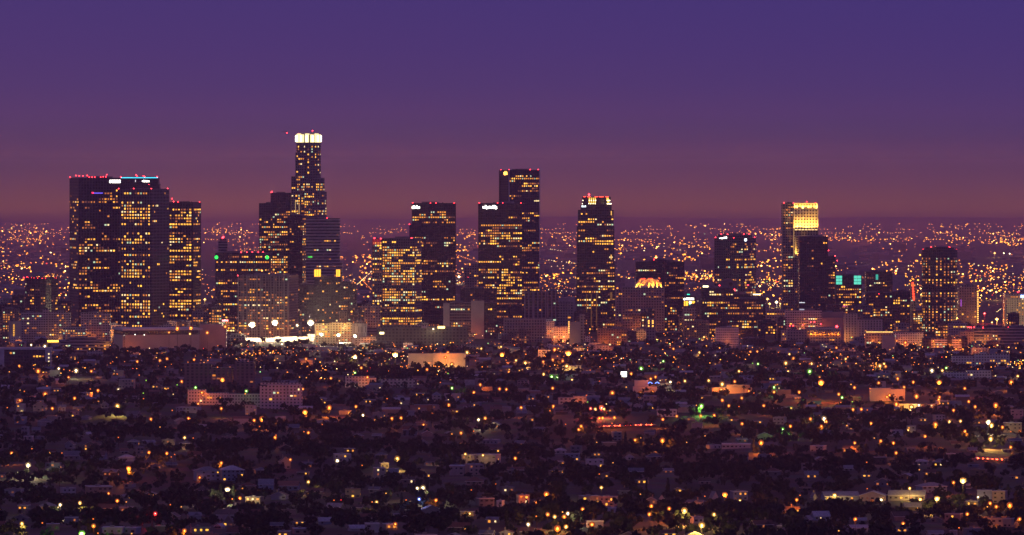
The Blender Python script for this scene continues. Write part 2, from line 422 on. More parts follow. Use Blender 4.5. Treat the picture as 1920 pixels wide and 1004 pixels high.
B('round_tower', 'short round dark tower with a ring of red lights under a low dome', 'tower', 9000, [c_(44, 106.5, 520.5, None, 18)], DARK, .16, short='the red-ringed round tower',
  beacons=[(44, 521), (49, 520.5), (52.5, 521.5), (58.5, 521.5), (63.5, 521.5), (70.5, 522), (79, 522.5), (85, 522), (101.5, 521.5), (104, 522)], lv=(2, 3, 3, .4, 2), extra=red_ring, plant=False, top_skip=2)
def stair_strip(px, ya, yb, step, c=WIN[0], w=1.6, nm='stair_light'):
    def f(root, d, ox, zb):
        y = ya
        me = None
        while y <= yb:
            if me is None:
                mb = MB(); mb.box(-w / 2, w / 2, -.12, .12, -.8, .8, c); me = mb.mesh('lit_stair')
            put(nm, me, root, (X(px, d) - ox, -.2, Z(y, d) - zb)); y += step
    return f
LV_RES = (1, 2.5, 3, .3, 1.2)
B('apartment_block', 'broad pale apartment slab with a taller middle shaft near the round tower', 'apartment block', 8850, [b_(39, None, 80, 586.5, dep=16), b_(80, None, 90, 580.5, dep=18, lit=.02), b_(90, None, 131, 585.5, dep=16, dy=3)], PALE, .13, short='the pale slab block', lv=LV_RES, stick=.1)
B('apartment_block', 'plain pale block with one lit stair column, far left', 'apartment block', 8800, [b_(14, 19, 38.5, 603, lit=.02)], BLANK, .0, short='the stair-lit block', extra=stair_strip(26, 610, 635, 3.4))
B('apartment_block', 'dim block at the left picture edge behind the stair-lit one', 'apartment block', 8950, [b_(-22, None, 15, 595, dep=18)], STONE, .1, lv=LV_RES, stick=.1, mark=False)
B('apartment_block', 'dim block standing left of the red-ringed round tower', 'apartment block', 9250, [b_(-14, None, 22, 571, dep=18), b_(22, None, 44, 553, dep=18)], DARK, .2, lv=LV_RES, stick=.2, mark=False)
B('apartment_block', 'grey apartment block in front of the wide dark tower', 'apartment block', 8750, [b_(151.5, None, 192, 586.5, dep=16), b_(192, None, 206, 588, dep=20, dy=-2, lit=.3)], PALE, .12, short='the grey apartment block', lv=LV_RES, stick=.1)
def arch_front(root, d, ox, zb):
    mb = MB(); mw = rough('warm_plaster', (.45, .34, .26)); x0, x1 = X(27.5, d) - ox, X(43, d) - ox; c = (x0 + x1) / 2; r = (x1 - x0) / 2
    zt = Z(636.5, d) - zb; pts = [(c + r * math.cos(t), -1.5, zt - r * .8 + r * .8 * math.sin(t)) for t in [math.pi * i / 10 for i in range(11)]]
    fr = [(x0, -1.5, 0), (x1, -1.5, 0)] + pts
    mb.face(fr, mw)
    for i in range(len(fr)):
        a, b = fr[i], fr[(i + 1) % len(fr)]; mb.face([b, a, (a[0], 6, a[2]), (b[0], 6, b[2])], mw)
    mb.build('arched_front', root)
B('chapel', 'low chapel with a rounded orange-lit gable', 'chapel', 8600, [b_(13, None, 43, 644, dep=14)], BLANK, 0, short='the arched chapel', extra=arch_front, plant=False)
def sideposts(root, d, ox, zb):
    mb = MB(); mw = rough('white_render', (.55, .5, .5))
    for a, b in ((-4, 8), (85, 96.5)): mb.box(X(a, d) - ox, X(b, d) - ox, -1.5, 2, 0, Z(653.5, d) - zb, mw)
    mb.box(X(-6, d) - ox, X(96.5, d) - ox, -.9, 20, Z(656, d) - zb, Z(652.3, d) - zb, mw); mb.build('end_pillars', root)
    mb = MB(); mb.box(-.8, .8, -.12, .12, -.9, .9, WIN[3]); me = mb.mesh('lit_stair')
    for y in (664, 671, 678, 685): put('stair_light', me, root, (X(91.7, d) - ox, -1.8, Z(y, d) - zb))
    for x in (66, 73.5, 81): put('lit_window', pane_mesh(1.5, 2.4, 0), root, (X(x, d) - ox, -.2, Z(685, d) - zb))
B('office_block', 'low dark office block between two pale end pillars', 'office block', -690, [b_(-6, None, 96, 653, dep=22)], DARK, .02, short='the pillared dark block', extra=sideposts, plant=False)
B('parking_structure', 'low strip building with rows of orange lights left of the long hall', 'parking structure', -663, [b_(114, None, 207, 640, dep=18), b_(130, None, 180, 633, 641, dep=12, dy=3, lit=.1)], BAND, .5, short='the orange-lit strip', lv=(1, 2, 4, 1, 1), stick=.3)
B('shop_sign', 'glowing yellow rooftop sign box above the dark trees', 'sign', 8500, [b_(88, None, 90, 641, dep=1, nowin=1), b_(107, None, 109, 641, dep=1, nowin=1), b_(87, None, 111, 641, 643.5, dep=1, nowin=1)], BLANK, 0, short='the yellow roof sign',
  signs=[(89, 109.5, 638.6, 641.8, (1, .62, .05), 5, 2, 'panel')], plant=False)
def hall(root, d, ox, zb):
    mw = rough('white_render', (.55, .5, .5)); mb = MB()
    pl = footprint(('b', 204, 230, 378, 617.5, 620.5, dict(al=75)), d, ox)
    mb.prism(pl, Z(620.3, d) - zb, Z(616.8, d) - zb, mw); mb.build('roof_slab', root)
    mb = MB()
    for i in range(9): mb.box(-.6, .6, -.2, .1, i * 2.2, i * 2.2 + 1.2, rough('dark_slot', (.03, .03, .03)))
    mb.build('slot_window', root, (X(233, d) - ox, -.2, Z(650, d) - zb))
    mb = MB(); mb.box(-.5, .5, -.4, 0, -.4, .4, LAMPM['w']); me = mb.mesh('wall_lamp')
    for x, y in ((233, 628.5), (253, 628), (270, 628.5)): put('wall_lamp', me, root, (X(x, d) - ox, (X(x, d) - X(230, d)) * .268 - .5, Z(y, d) - zb))
B('exhibition_hall', 'long pale hall with a dark clerestory band and thin flat roof', 'hall', -660, [b_(207, 230, 372, 628.5, nowin=1, al=75), b_(208, 230, 370, 620.4, 628.5, nowin=1, al=75, fac=DARK)], BLANK, 0, short='the long pale hall', extra=hall, plant=False)
def redsign(root, d, ox, zb):
    mb = MB(); c = X(422, d) - ox; mb.tube((c, 3, 0), (c, 3, Z(603, d) - zb), .4, .4, M_METAL); mb.build('sign_post', root)
    sign_part(root, (X(416.5, d) - ox, 2.8), (X(428, d) - ox, 2.8), Z(603, d) - zb, Z(599.5, d) - zb, (1, .2, .2), 9, 'letters')
B('warehouse', 'blank windowless wall glowing pink beneath a red rooftop sign', 'warehouse', 8350, [b_(374, None, 415, 608.5, dep=25, nowin=1), b_(415, None, 424, 613, dep=25, nowin=1)], BLANK, 0, short='the blank pink wall', extra=redsign, plant=False)
# crowned tower and its neighbours
B('office_tower', 'dark stepped tower left of the tall crowned tower', 'tower', 9900, [b_(485.5, None, 545, 381.5, dep=40, lit=.45), b_(507, None, 545, 362, 381.5, dep=34, dy=6, lit=.1)], DARK, .45, short='the stepped dark tower', beacons=[(510, 359.5), (508.5, 361)], stick=.6, lv=(3, 4, 2, .5, 1), bands=[(362, 379), (388, 394), (430, 434)])
def crown(root, d, ox, zb):
    m = d / F; cx, r = X(577.6, d) - ox, 20.2 * m; z0, z1 = Z(267.3, d) - zb, Z(252.5, d) - zb; cy = 30 * m
    e = emit('crown_glass', (1, .80, .36), 1.8); mw = rough('crown_ribs', (.3, .28, .25))
    for i in range(13):
        t = 2 * math.pi * (i + .5) / 13; c = (cx + r * math.cos(t), cy + r * math.sin(t)); mb = MB()
        n = 8; rr = r * math.pi / 13 * .74
        mb.prism([(c[0] + rr * math.cos(2 * math.pi * j / n), c[1] + rr * math.sin(2 * math.pi * j / n)) for j in range(n)], z0, z1 + (1.5 if i % 2 else 0), e)
        q = rr * .4; k = r + rr * .95; c = (cx + k * math.cos(t), cy + k * math.sin(t)); mb.prism([(c[0] + q * math.cos(2 * math.pi * j / n), c[1] + q * math.sin(2 * math.pi * j / n)) for j in range(n)], z0 + 1, z1 - 2, emit('crown_tube', (1, .92, .72), 5))
        mb.build('crown_panel', root)
    mb = MB(); mb.prism([(cx + r * .86 * math.cos(2 * math.pi * j / 24), cy + r * .86 * math.sin(2 * math.pi * j / 24)) for j in range(24)], z0 - 1, z1, rough('crown_core', (.06, .05, .045))); mb.build('crown_core', root)
    mb = MB(); mb.prism([(cx + (r + 1.5) * math.cos(2 * math.pi * j / 24), cy + (r + 1.5) * math.sin(2 * math.pi * j / 24)) for j in range(24)], z0 - 1.8, z0 - .1, mw)
    mb.prism([(cx + (r - 1) * math.cos(2 * math.pi * j / 24), cy + (r - 1) * math.sin(2 * math.pi * j / 24)) for j in range(24)], z1 + 1.4, z1 + 2.6, mw)
    mb.tube((X(585, d) - ox, cy, z1), (X(585, d) - ox, cy, Z(246, d) - zb), .4, .25, M_METAL); mb.build('crown_rim', root)
    put('roof_beacon', beacon_mesh(1, 1), root, (X(585, d) - ox, cy, Z(245.5, d) - zb))
    put('roof_beacon', beacon_mesh(.7, 1), root, (X(559.5, d) - ox, cy - r * .6, Z(250.7, d) - zb))
    for k, (xa, ya, yb) in enumerate(((557.5, 292, 325), (570.5, 322, 358), (554, 375, 400), (561, 383, 400), (546, 388, 402))):     # pale lit fins up the shaft
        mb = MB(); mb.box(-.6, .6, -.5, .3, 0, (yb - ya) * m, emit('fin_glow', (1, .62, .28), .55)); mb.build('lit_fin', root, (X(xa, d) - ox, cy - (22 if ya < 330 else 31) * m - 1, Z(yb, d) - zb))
B('crowned_tower', 'tallest round stepped tower with a glowing white glass crown', 'tower', 10000,
  [c_(554.5, 601, 268, 334, 20, cy=30), b_(553.5, None, 572, 286, 345, dep=34, dy=3, lit=.4), c_(547, 608, 334, 362, 20, cy=30), b_(545.5, None, 558, 331, 420, dep=40, dy=8, lit=.25), c_(545, 611.8, 360, None, 20, cy=33.4), b_(570, None, 590, 352, 410, dep=10, dy=-1.5, lit=.4)],
  ((.16, .14, .145), (.014, .014, .02), 3.3, 4.3, .35, .35), .40, short='the crowned tower', beacons=[], extra=crown, plant=False, stick=.55, lv=(4, 3, 1.6, .8, 1), mark=430)
B('office_tower', 'narrow dark tower with one bright window column, under the crowned tower', 'tower', 9800, [b_(538.5, 567, 575, 404, lit=(.13, .75))], DARK, .1, short='the narrow dark tower', stick=.2, lv=(4, 3, 2, .5, 2), mark=430,
  extra=None)
def citybands(root, d, ox, zb):
    sign_part(root, (X(577.5, d) - ox, -.2), (X(586, d) - ox, -.2), Z(483.2, d) - zb, Z(480.5, d) - zb, (.1, 1, .1), 1.6, 'letters')
B('office_tower', 'pale tower striped with horizontal bands and a flared base', 'tower', 9700, [b_(573, None, 636.5, 409.8, dep=45, fac=((.30, .25, .25), (.02, .02, .026), 4.0, 4.9, 0, .5)), b_(578, None, 641, 492, dep=50, dy=-4, fac=((.30, .25, .25), (.02, .02, .026), 4.0, 4.9, 0, .5))], BAND, .10, short='the striped pale tower',
  beacons=[(613.5, 409.5)], bands=[(409, 425)], stick=.6, lv=(1, 2, 2, 1.5, 2), extra=citybands, mark=470, hf=.4)
def greens(root, d, ox, zb):
    e = emit('green_disc', (.02, 1, .08), 3); n = 14
    for x in (405.8, 500.8):
        mb = MB(); r = 3.2 * d / F
        mb.tube((0, 0, 0), (0, -.8, 0), r, r, e, n); mb.build('green_light', root, (X(x, d) - ox, -.1, Z(483, d) - zb))
B('office_block', 'broad dark block with a round green light at each top corner', 'office block', 9400, [b_(403.5, None, 506.5, 474.5, dep=40)], DARK, .42, short='the green-lit block', bands=[(474, 481), (486, 491), (558, 569)],
  beacons=[(452, 473.5), (463, 473.5), (473.5, 473), (485, 473), (494, 473)], extra=greens, stick=.65, lv=(3, 4, 2, .5, 1.5), mark=560)
B('lookout_tower', 'slim grey shaft with a red top behind the green-lit block', 'tower', 9900, [b_(409.5, None, 426, 452, dep=14, nowin=1), b_(412, None, 424, 448, 452, dep=10, dy=2, nowin=1)], BAND, 0, short='the slim grey shaft', beacons=[(417.5, 446), (418.5, 444.8)], plant=False, mark=470, br=1.6)
def piers(root, d, ox, zb):
    mw = rough('pale_piers', (.2, .175, .17)); xs = np.linspace(446, 541, 12)
    for i, x in enumerate(xs):
        mb = MB(); mb.box(-.9, .9, -1.4, 0, 0, Z(515, d) - zb, mw); mb.build('pier', root, (X(x, d) - ox, (X(541, d) - X(x, d)) * .18 - .3, 0))
    mb = MB(); mb.octa((0, 0, 0), 1.6, LAMPM['o']); mb.tube((0, 0, -5), (0, 0, -1.4), .3, .2, M_METAL); mb.build('roof_lamp', root, (X(490.6, d) - ox, 12, Z(508, d) - zb))
    mb = MB(); mb.octa((0, 0, 0), 1.0, LAMPM['o']); me = mb.mesh('roof_lamp')
    for x, y in ((504, 513.5), (516, 512.5), (532, 516)): put('roof_lamp', me, root, (X(x, d) - ox, 10, Z(y, d) - zb))
B('office_block', 'pale block divided by tall vertical piers, orange lamp on its roof', 'office block', 9100, [b_(445, 541, 556.6, 517, lit=(.36, .05), al=10)], PALEV, .2, short='the tall-piered block', beacons=[(444.5, 517)], extra=piers, stick=.45, lv=(.8, 3, 4, .4, 2), mark=595)
def lanterns(root, d, ox, zb):
    e = emit('lantern_glass', (1, .44, .03), 2.6)
    for a, b in ((589, 601.5), (630, 638)):
        mb = MB(); mb.box(0, X(b, d) - X(a, d), 0, 10, 0, Z(506, d) - Z(519, d), e)
        for q in (0, .33, .66, 1.0): mb.box((X(b, d) - X(a, d)) * q - .25, (X(b, d) - X(a, d)) * q + .25, -.3, 0, -.5, Z(505, d) - Z(519, d), M_METAL)
        mb.build('glass_lantern', root, (X(a, d) - ox, -.6, Z(519, d) - zb))
B('office_block', 'dark twin-topped block carrying two glowing amber glass cubes', 'office block', 9300, [b_(561, None, 589, 533, dep=30), b_(589, None, 627, 519.2, dep=30, dy=1), b_(627, None, 640, 519.2, dep=30)], DARK, .13, short='the amber cube block', lv=(1, 2.5, 3, .5, 2), extra=lanterns, stick=.2, mark=570)
B('apartment_block', 'dark apartment block right of the amber cube block', 'apartment block', 9250, [b_(633, None, 668, 532, dep=30, lit=.2), b_(640, None, 655, 529.5, 532, dep=16, dy=6, nowin=1)], DARK, .2, short='the dark apartment block', lv=(1, 2.5, 3, .5, 2), stick=.15, mark=575)
# middle
def red_top(root, d, ox, zb):
    e = emit('red_fins', (1, .02, .06), .55)
    for i in range(6):
        mb = MB(); mb.box(-.5, .5, -.5, 0, 0, Z(449, d) - Z(459.5, d), e); mb.build('red_fin', root, (X(699.5 + i * 2.7, d) - ox, 1.5, Z(459.5, d) - zb))
B('office_tower', 'tower almost wholly lit, with red-glowing fins at its left shoulder', 'tower', 9400, [b_(697.5, None, 716, 448.5, dep=35, dy=2, lit=.4), b_(716, 778, 790, 447, lit=(.66, .3), al=14)], GRID, .5, short='the fully lit tower',
  beacons=[(702, 447), (714, 448), (772, 447)], bands=[(449, 452), (540, 543)], stick=.55, lv=(4, 3, 1.6, .4, .8), extra=red_top, br=1.2)
B('office_tower', 'dark flat-topped tower with a crooked white sign at its top left', 'tower', 9650, [b_(772, None, 854.5, 381.3, dep=45), b_(767.5, None, 772.3, 422, dep=30, dy=6, nowin=1)], DARK, .27, short='the crooked-sign tower',
  beacons=[(773, 381), (807, 381.3), (817.5, 381), (852.5, 381.2), (767.5, 421)], signs=[(772.5, 787.5, 386, 391.5, (1, .95, .7), 8)], bands=[(381, 398), (420, 440), (463, 476), (584, 592)], stick=.72, lv=(3, 3.5, 2, .5, 2))
B('office_tower', 'tallest slab of the middle group, thin pale edges and an orange sign', 'tower', 10000, [b_(935.5, 954.5, 1013, 319, lit=(.03, .34), al=70), b_(936, None, 952, 330, dep=10, dy=40, nowin=1, noplant=1)], DARK, .3, short='the pale-edged slab tower',
  beacons=[(938.5, 319), (954, 318.6), (994.3, 318.4), (1010, 318.4)], signs=[(945, 952, 321.3, 328, (1, .42, .06), 6)], bands=[(319, 328), (386, 392), (480, 492), (520, 530)], stick=.75, lv=(3, 3, 2.5, .6, 2), mark=440,
  extra=lambda root, d, ox, zb: [MBox('edge_fin', root, (X(x, d) - ox - .9, X(x, d) - ox + .9, -1 + yo, .4 + yo, 0, Z(318.6, d) - zb), rough('pale_edge', (.42, .36, .36))) for x, yo in ((954.5, 0), (1012, 18))])
B('office_tower', 'dark tower wearing a long white sign in front of the pale-edged slab', 'tower', 9500, [b_(896.5, None, 979.5, 381.3, dep=50)], DARK, .36, short='the white-signed tower', bands=[(381, 408), (463, 477), (586, 593)],
  beacons=[(898, 381), (933, 381.3), (942.5, 381), (977.5, 381.2)], signs=[(905.5, 932, 385.5, 391.3, (1, .94, .85), 9)], stick=.72, lv=(4, 3, 1.6, .5, 1.6), mark=460)
B('office_block', 'dim block with small scattered lights between two dark towers', 'office block', 9900, [b_(870, None, 898, 501, dep=30), b_(884, None, 898, 497, 501, dep=14, dy=8, nowin=1)], STONE, .12, stick=.1, lv=(.5, 2, 3, .5, 2), beacons=[(877.5, 520)], mark=False)
B('office_block', 'wide dark low block in front of the white-signed tower', 'office block', 9300, [b_(863, None, 931, 541, dep=30)], DARK, .06, mark=False, lv=(.5, 1, 2, 2, 2))
B('office_block', 'dark glass block with yellow strips between plain pale end walls', 'office block', 9050, [b_(831, None, 843, 569, dep=30, nowin=1, dy=-1, fac=BLANK), b_(843, None, 883, 567.5, dep=30, lit=.5, fac=((.10, .09, .10), (.015, .015, .02), 3.6, 4.2, .1, .45)),
  b_(883, None, 907.5, 564.5, dep=32, dy=-1.2, nowin=1, fac=BLANK), b_(907.5, None, 930, 567.5, dep=30, lit=.3)], DARK, .3, short='the strip-lit glass block', bands=[(586, 606)], lv=(4, 3, 1, 1.5, 2), stick=.75, mark=600)
B('office_block', 'dark block with pale vertical fins right of the white-signed tower', 'office block', 9200, [b_(983, None, 1000, 546, dep=30, lit=.03), b_(1000, None, 1026, 548, dep=28, dy=1, lit=.1), b_(1026, None, 1046, 546, dep=30, lit=.1), b_(1044, None, 1076, 568, dep=26, dy=3, fac=STONE, lit=.04)],
  ((.24, .2, .2), (.014, .014, .02), 6.0, 4.2, .3, .1), .1, short='the pale-finned block', lv=(3, 2, 2, .5, 1), stick=.3, mark=575)
B('retail_block', 'long pale low building with an orange-lit ground floor', 'retail block', 8850, [b_(944, None, 1024, 598, dep=26, nowin=1), b_(954, None, 997, 611, 618, dep=6, dy=-5, lit=.85)], STONE, .7, short='the orange-fronted low block', lv=(2, 4, 2, .2, .2), stick=.8, plant=False)
def notched(root, d, ox, zb):
    e = emit('crown_gold', (1, .60, .08), 1.5); ec = emit('crown_red', (1, .06, .03), 5); w = emit('crown_white', (1, .82, .5), 6); m = d / F
    def bx(nm, x0, x1, y0, y1, mt, dy=-.4, th=.8): MBox(nm, root, (X(x0, d) - ox, X(x1, d) - ox, dy - th, dy, Z(y1, d) - zb, Z(y0, d) - zb), mt)
    for x in (1105, 1108.7, 1112.5, 1116): bx('crown_light', x - 1.1, x + 1.1, 371, 383, e, 2)
    for x in (1093, 1105, 1108.7, 1113, 1117): bx('crown_lamp', x - .6, x + .6, 375.5, 377, w, 1); bx('crown_lamp', x - 1.6, x - .4, 381.5, 383, w, 1)
    for x0, x1, y0, y1 in ((1137, 1141.5, 371, 377), (1138, 1144, 375.5, 377.2), (1138.5, 1142, 377, 382), (1138, 1146.5, 381.5, 383.2)): bx('crown_light', x0, x1, y0, y1, e if x1 - x0 < 5 else w, 1)
    for x0, x1 in ((1094, 1098), (1101, 1107), (1115, 1121), (1123, 1132), (1135, 1141)): bx('crown_red_light', x0, x1, 368.8, 370, ec, 1)
    mb = MB(); mb.tube((0, 0, -8 * m), (0, 0, 0), .4, .3, M_METAL); mb.octa((0, 0, 0), 1.5, RED); mb.octa((0, 0, -2), 1, RED); mb.build('roof_beacon', root, (X(1104.6, d) - ox, 8, Z(364.8, d) - zb))
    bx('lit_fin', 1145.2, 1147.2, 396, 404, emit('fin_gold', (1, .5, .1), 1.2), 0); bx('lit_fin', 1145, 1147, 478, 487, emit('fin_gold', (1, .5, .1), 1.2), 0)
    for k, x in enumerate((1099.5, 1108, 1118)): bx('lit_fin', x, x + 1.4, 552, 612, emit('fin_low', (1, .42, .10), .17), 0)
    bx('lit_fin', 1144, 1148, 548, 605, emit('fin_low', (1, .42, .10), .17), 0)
B('office_tower', 'dark tower with a cut-back gold and red lit crown', 'tower', 9500, [b_(1092, 1103, 1145.5, 369.5, 394, nowin=1, fac=DARK, dy=3, al=70), b_(1089, None, 1147, 385, 396, dep=40, dy=2, lit=.1), b_(1084, None, 1150.5, 394, 430, dep=44, dy=.6), b_(1082, None, 1152, 425, 500, dep=46, dy=.3), b_(1080.8, None, 1153.6, 495, None, dep=48)],
  ((.055, .048, .055), (.012, .012, .018), 3.7, 4.2, .2, .35), .34, short='the gold-red crowned tower', signs=[(1090.5, 1099, 385.3, 388.8, (.8, .95, 1), 3, 1)], extra=notched, stick=.72, lv=(4, 3, 1.5, .8, 1.6), bands=[(369, 384), (590, 612)], plant=False, mark=560)
B('office_block', 'wide dark block with a roof penthouse behind the flame-lit crown', 'office block', 9900, [b_(1192, None, 1283, 491, dep=45), b_(1222, None, 1250, 487.5, 491, dep=20, dy=10, nowin=1)], DARK, .2, short='the wide dark block', beacons=[(1226, 487)], bands=[(489, 500), (572, 576)], stick=.7, lv=(1, 2.4, 3, 1.2, 3), mark=530)
POINTS = []
def point(loc, c, power, r=.6, parent=None):
    l = bpy.data.lights.new('lamp_light', 'POINT'); l.color = c; l.energy = power; l.shadow_soft_size = r
    return put('lamp_light', l, parent, loc)
def spot(loc, to, c, power, ang, parent, r=.8):
    l = bpy.data.lights.new('uplight', 'SPOT'); l.color = c; l.energy = power; l.spot_size = math.radians(ang); l.spot_blend = .5; l.shadow_soft_size = r
    o = put('uplight', l, parent, loc); o.rotation_euler = (Vector(to) - Vector(loc)).to_track_quat('-Z', 'Y').to_euler(); return o
def flamecrown(root, d, ox, zb):
    mw = rough('crown_stone', (.42, .36, .3)); xa, xb = X(1188, d) - ox, X(1244.5, d) - ox; z0, z1 = Z(539.5, d) - zb, Z(523.5, d) - zb; ins = 9; y0, y1 = 3, 30
    mb = MB(); a = [(xa, y0), (xb, y0), (xb, y1), (xa, y1)]; t = [(xa + ins, y0 + 6), (xb - ins, y0 + 6), (xb - ins, y1 - 6), (xa + ins, y1 - 6)]
    for i in range(4): mb.face([(*a[i], z0), (*a[(i + 1) % 4], z0), (*t[(i + 1) % 4], z1), (*t[i], z1)], mw)
    mb.face([(*p, z1) for p in t], M_ROOF)
    mb.build('mansard_roof', root)
    n = 7
    for i in range(n):
        f = (i + .5) / n; x = xa + (xb - xa) * f; xt = xa + ins + (xb - xa - 2 * ins) * f
        if i == 2: continue
        mb = MB(); mb.tube((x, y0 - .8, z0), (xt, y0 + 5, z1), 1.1, .8, mw, 6); mb.build('crown_rib', root)
        spot((x + .5, y0 - 3.2, z0 + .5), (xt, y0 + 6, z1 + 1), (1, .28, .015), 130000, 70, root)
        mb = MB(); mb.octa((0, 0, 0), .8, LAMPM['y']); mb.build('flood_lamp', root, (x, y0 - 3.4, z0 + .8))
    e = emit('crown_red', (1, .06, .03), 5)
    for x0, x1 in ((1202, 1205), (1206.5, 1210), (1216, 1219), (1220, 1223), (1236, 1238)): MBox('crown_red_light', root, (X(x0, d) - ox, X(x1, d) - ox, y0 + 5, y0 + 5.8, z1, z1 + .9), e)
B('office_block', 'stepped stone office block with a flame-like orange floodlit crown', 'office block', 9300, [b_(1166, None, 1246, 539.5, dep=40, lit=.12), b_(1154, None, 1170, 544, dep=36, dy=2, lit=.1), b_(1178, None, 1220, 587, 592, dep=4, dy=-3, lit=.9, noplant=1)], STONE, .12, short='the flame-crowned block', extra=flamecrown, plant=False, lv=(.4, 2, 4, .4, 2), stick=.3, mark=565)
def portal(root, d, ox, zb):
    e = emit('portal_glow', (1, .42, .06), 3)
    for x in (1216.3, 1224):
        for y in (602, 606, 611.5): MBox('portal_light', root, (X(x - 1.3, d) - ox, X(x + 1.3, d) - ox, -.5, -.1, Z(y + 1.6, d) - zb, Z(y - 1.2, d) - zb), e)
B('entrance_tower', 'narrow dim tower carrying two orange light columns', 'tower', 8900, [b_(1211, None, 1229, 598, dep=14, nowin=1)], STONE, 0, short='the twin-column portal', extra=portal, plant=False)
def lanternhall(root, d, ox, zb):
    def bx(nm, x0, x1, y0, y1, mt, dy=-.3): MBox(nm, root, (X(x0, d) - ox, X(x1, d) - ox, dy - .6, dy, Z(y1, d) - zb, Z(y0, d) - zb), mt)
    bx('sign', 1286, 1301, 559, 562.6, emit('sign_white', (1, .92, .8), 6)); bx('sign', 1282, 1284.5, 559.5, 563, emit('sign_white', (1, .92, .8), 6))
    for x0, x1 in ((1282.5, 1284.5), (1285.5, 1290), (1298, 1303)): bx('lit_window', x0, x1, 565, 574, emit('lantern_glass', (1, .44, .03), 2.6))
    bx('lit_window', 1292, 1297, 570.5, 574.5, emit('teal_glass', (.04, .8, .6), 1.6)); bx('sign', 1288, 1293.5, 551.5, 553.5, emit('teal_glass', (.04, .8, .6), 1.6))
    mb = MB(); mb.tube((0, 0, 0), (0, -.8, 0), 2.3, 2.3, emit('clock_face', (1, .8, .45), 5), 12); mb.build('lit_disc', root, (X(1294.3, d) - ox, -.3, Z(567.5, d) - zb))
B('theatre', 'small theatre front with amber windows, round white light and teal sign', 'theatre', 9700, [b_(1281, None, 1305, 556, dep=16, nowin=1), b_(1286, None, 1295, 550.5, 556, dep=10, nowin=1)], DARK, 0, short='the amber theatre front', extra=lanternhall, plant=False, mark=565)
B('office_block', 'dim brown block with scattered orange windows below the theatre front', 'office block', 9000, [b_(1282, None, 1330, 602, dep=26)], BRICK, .14, stick=.3, lv=(.5, 2, 4, .3, 2), mark=False)
# right group
B('office_tower', 'broad tower with a set-back dark top and two small white signs', 'tower', 9700, [b_(1340, 1395, 1419.5, 446.5, lit=(.30, .4)), b_(1347, None, 1411, 440.5, 446.5, dep=30, dy=14, nowin=1)], GRID, .3, short='the set-back-top tower',
  beacons=[(1341.5, 446), (1352.7, 439.5), (1364.3, 439.8), (1376, 446.5), (1395, 439.3), (1406, 439.5), (1417.8, 446.3)], signs=[(1350, 1364, 444.2, 447.8, (1, .95, .85), 6), (1396, 1400, 448, 452.5, (.8, .9, 1), 5, 0, 'panel')], stick=.45, lv=(2.6, 3, 2.4, .8, 2), bands=[(440, 458)], mark=490)
def archtop(root, d, ox, zb):
    m = d / F; mb = MB(); c = X(1365.5, d) - ox; r = 19 * m; pts = [(c + r * math.cos(t), Z(538, d) - zb + .75 * r * math.sin(t)) for t in [math.pi * i / 12 for i in range(13)]]
    fm = rough('stone_dim', (.17, .14, .14)); k = len(pts)
    mb.face([(p[0], 0, p[1]) for p in pts], fm)
    for i in range(k): a, b = pts[i], pts[(i + 1) % k]; mb.face([(b[0], 0, b[1]), (a[0], 0, a[1]), (a[0], 18, a[1]), (b[0], 18, b[1])], fm)
    mb.build('arched_top', root)
    mb = MB(); mb.tube((0, 0, 0), (0, -.4, 0), 3.4 * m, 3.4 * m, rough('dark_slot', (.03, .03, .03)), 14); mb.build('round_window', root, (X(1370.5, d) - ox, -.1, Z(533, d) - zb))
B('office_block', 'dim block topped by an arched gable holding a round window', 'office block', 9400, [b_(1338, None, 1386, 537.5, dep=24, lit=.1)], STONE, .1, short='the arched-gable block', extra=archtop, plant=False, beacons=[], mark=540)
def rooflights(root, d, ox, zb):
    MBox('sign', root, (X(1412, d) - ox, X(1426, d) - ox, -.8, -.2, Z(553.5, d) - zb, Z(551.5, d) - zb), emit('sign_warm', (1, .8, .4), 5))
    MBox('sign', root, (X(1318, d) - ox, X(1328, d) - ox, -.8, -.2, Z(539, d) - zb, Z(536, d) - zb), emit('sign_warm', (1, .8, .4), 5))
    mb = MB(); mb.octa((0, 0, 0), 1, RED); me = mb.mesh('roof_beacon')
    for x, y in ((1349, 535.5), (1377, 543), (1378.5, 545), (1402.5, 535)): put('roof_beacon', me, root, (X(x, d) - ox, .5, Z(y, d) - zb))
B('office_block', 'bulky dark stepped block below the set-back-top tower', 'office block', 9150, [b_(1315, None, 1376, 540, dep=40, lit=.36), b_(1376, None, 1408, 552, dep=40, lit=.35), b_(1404, None, 1435, 557.5, dep=40, lit=.22), b_(1345, None, 1432, 560, None, dep=20, dy=-8, lit=.27)], DARK, .3, short='the bulky dark block',
  extra=rooflights, stick=.72, lv=(2.2, 3, 2, .8, 1.5), bands=[(598, 603)], mark=590)
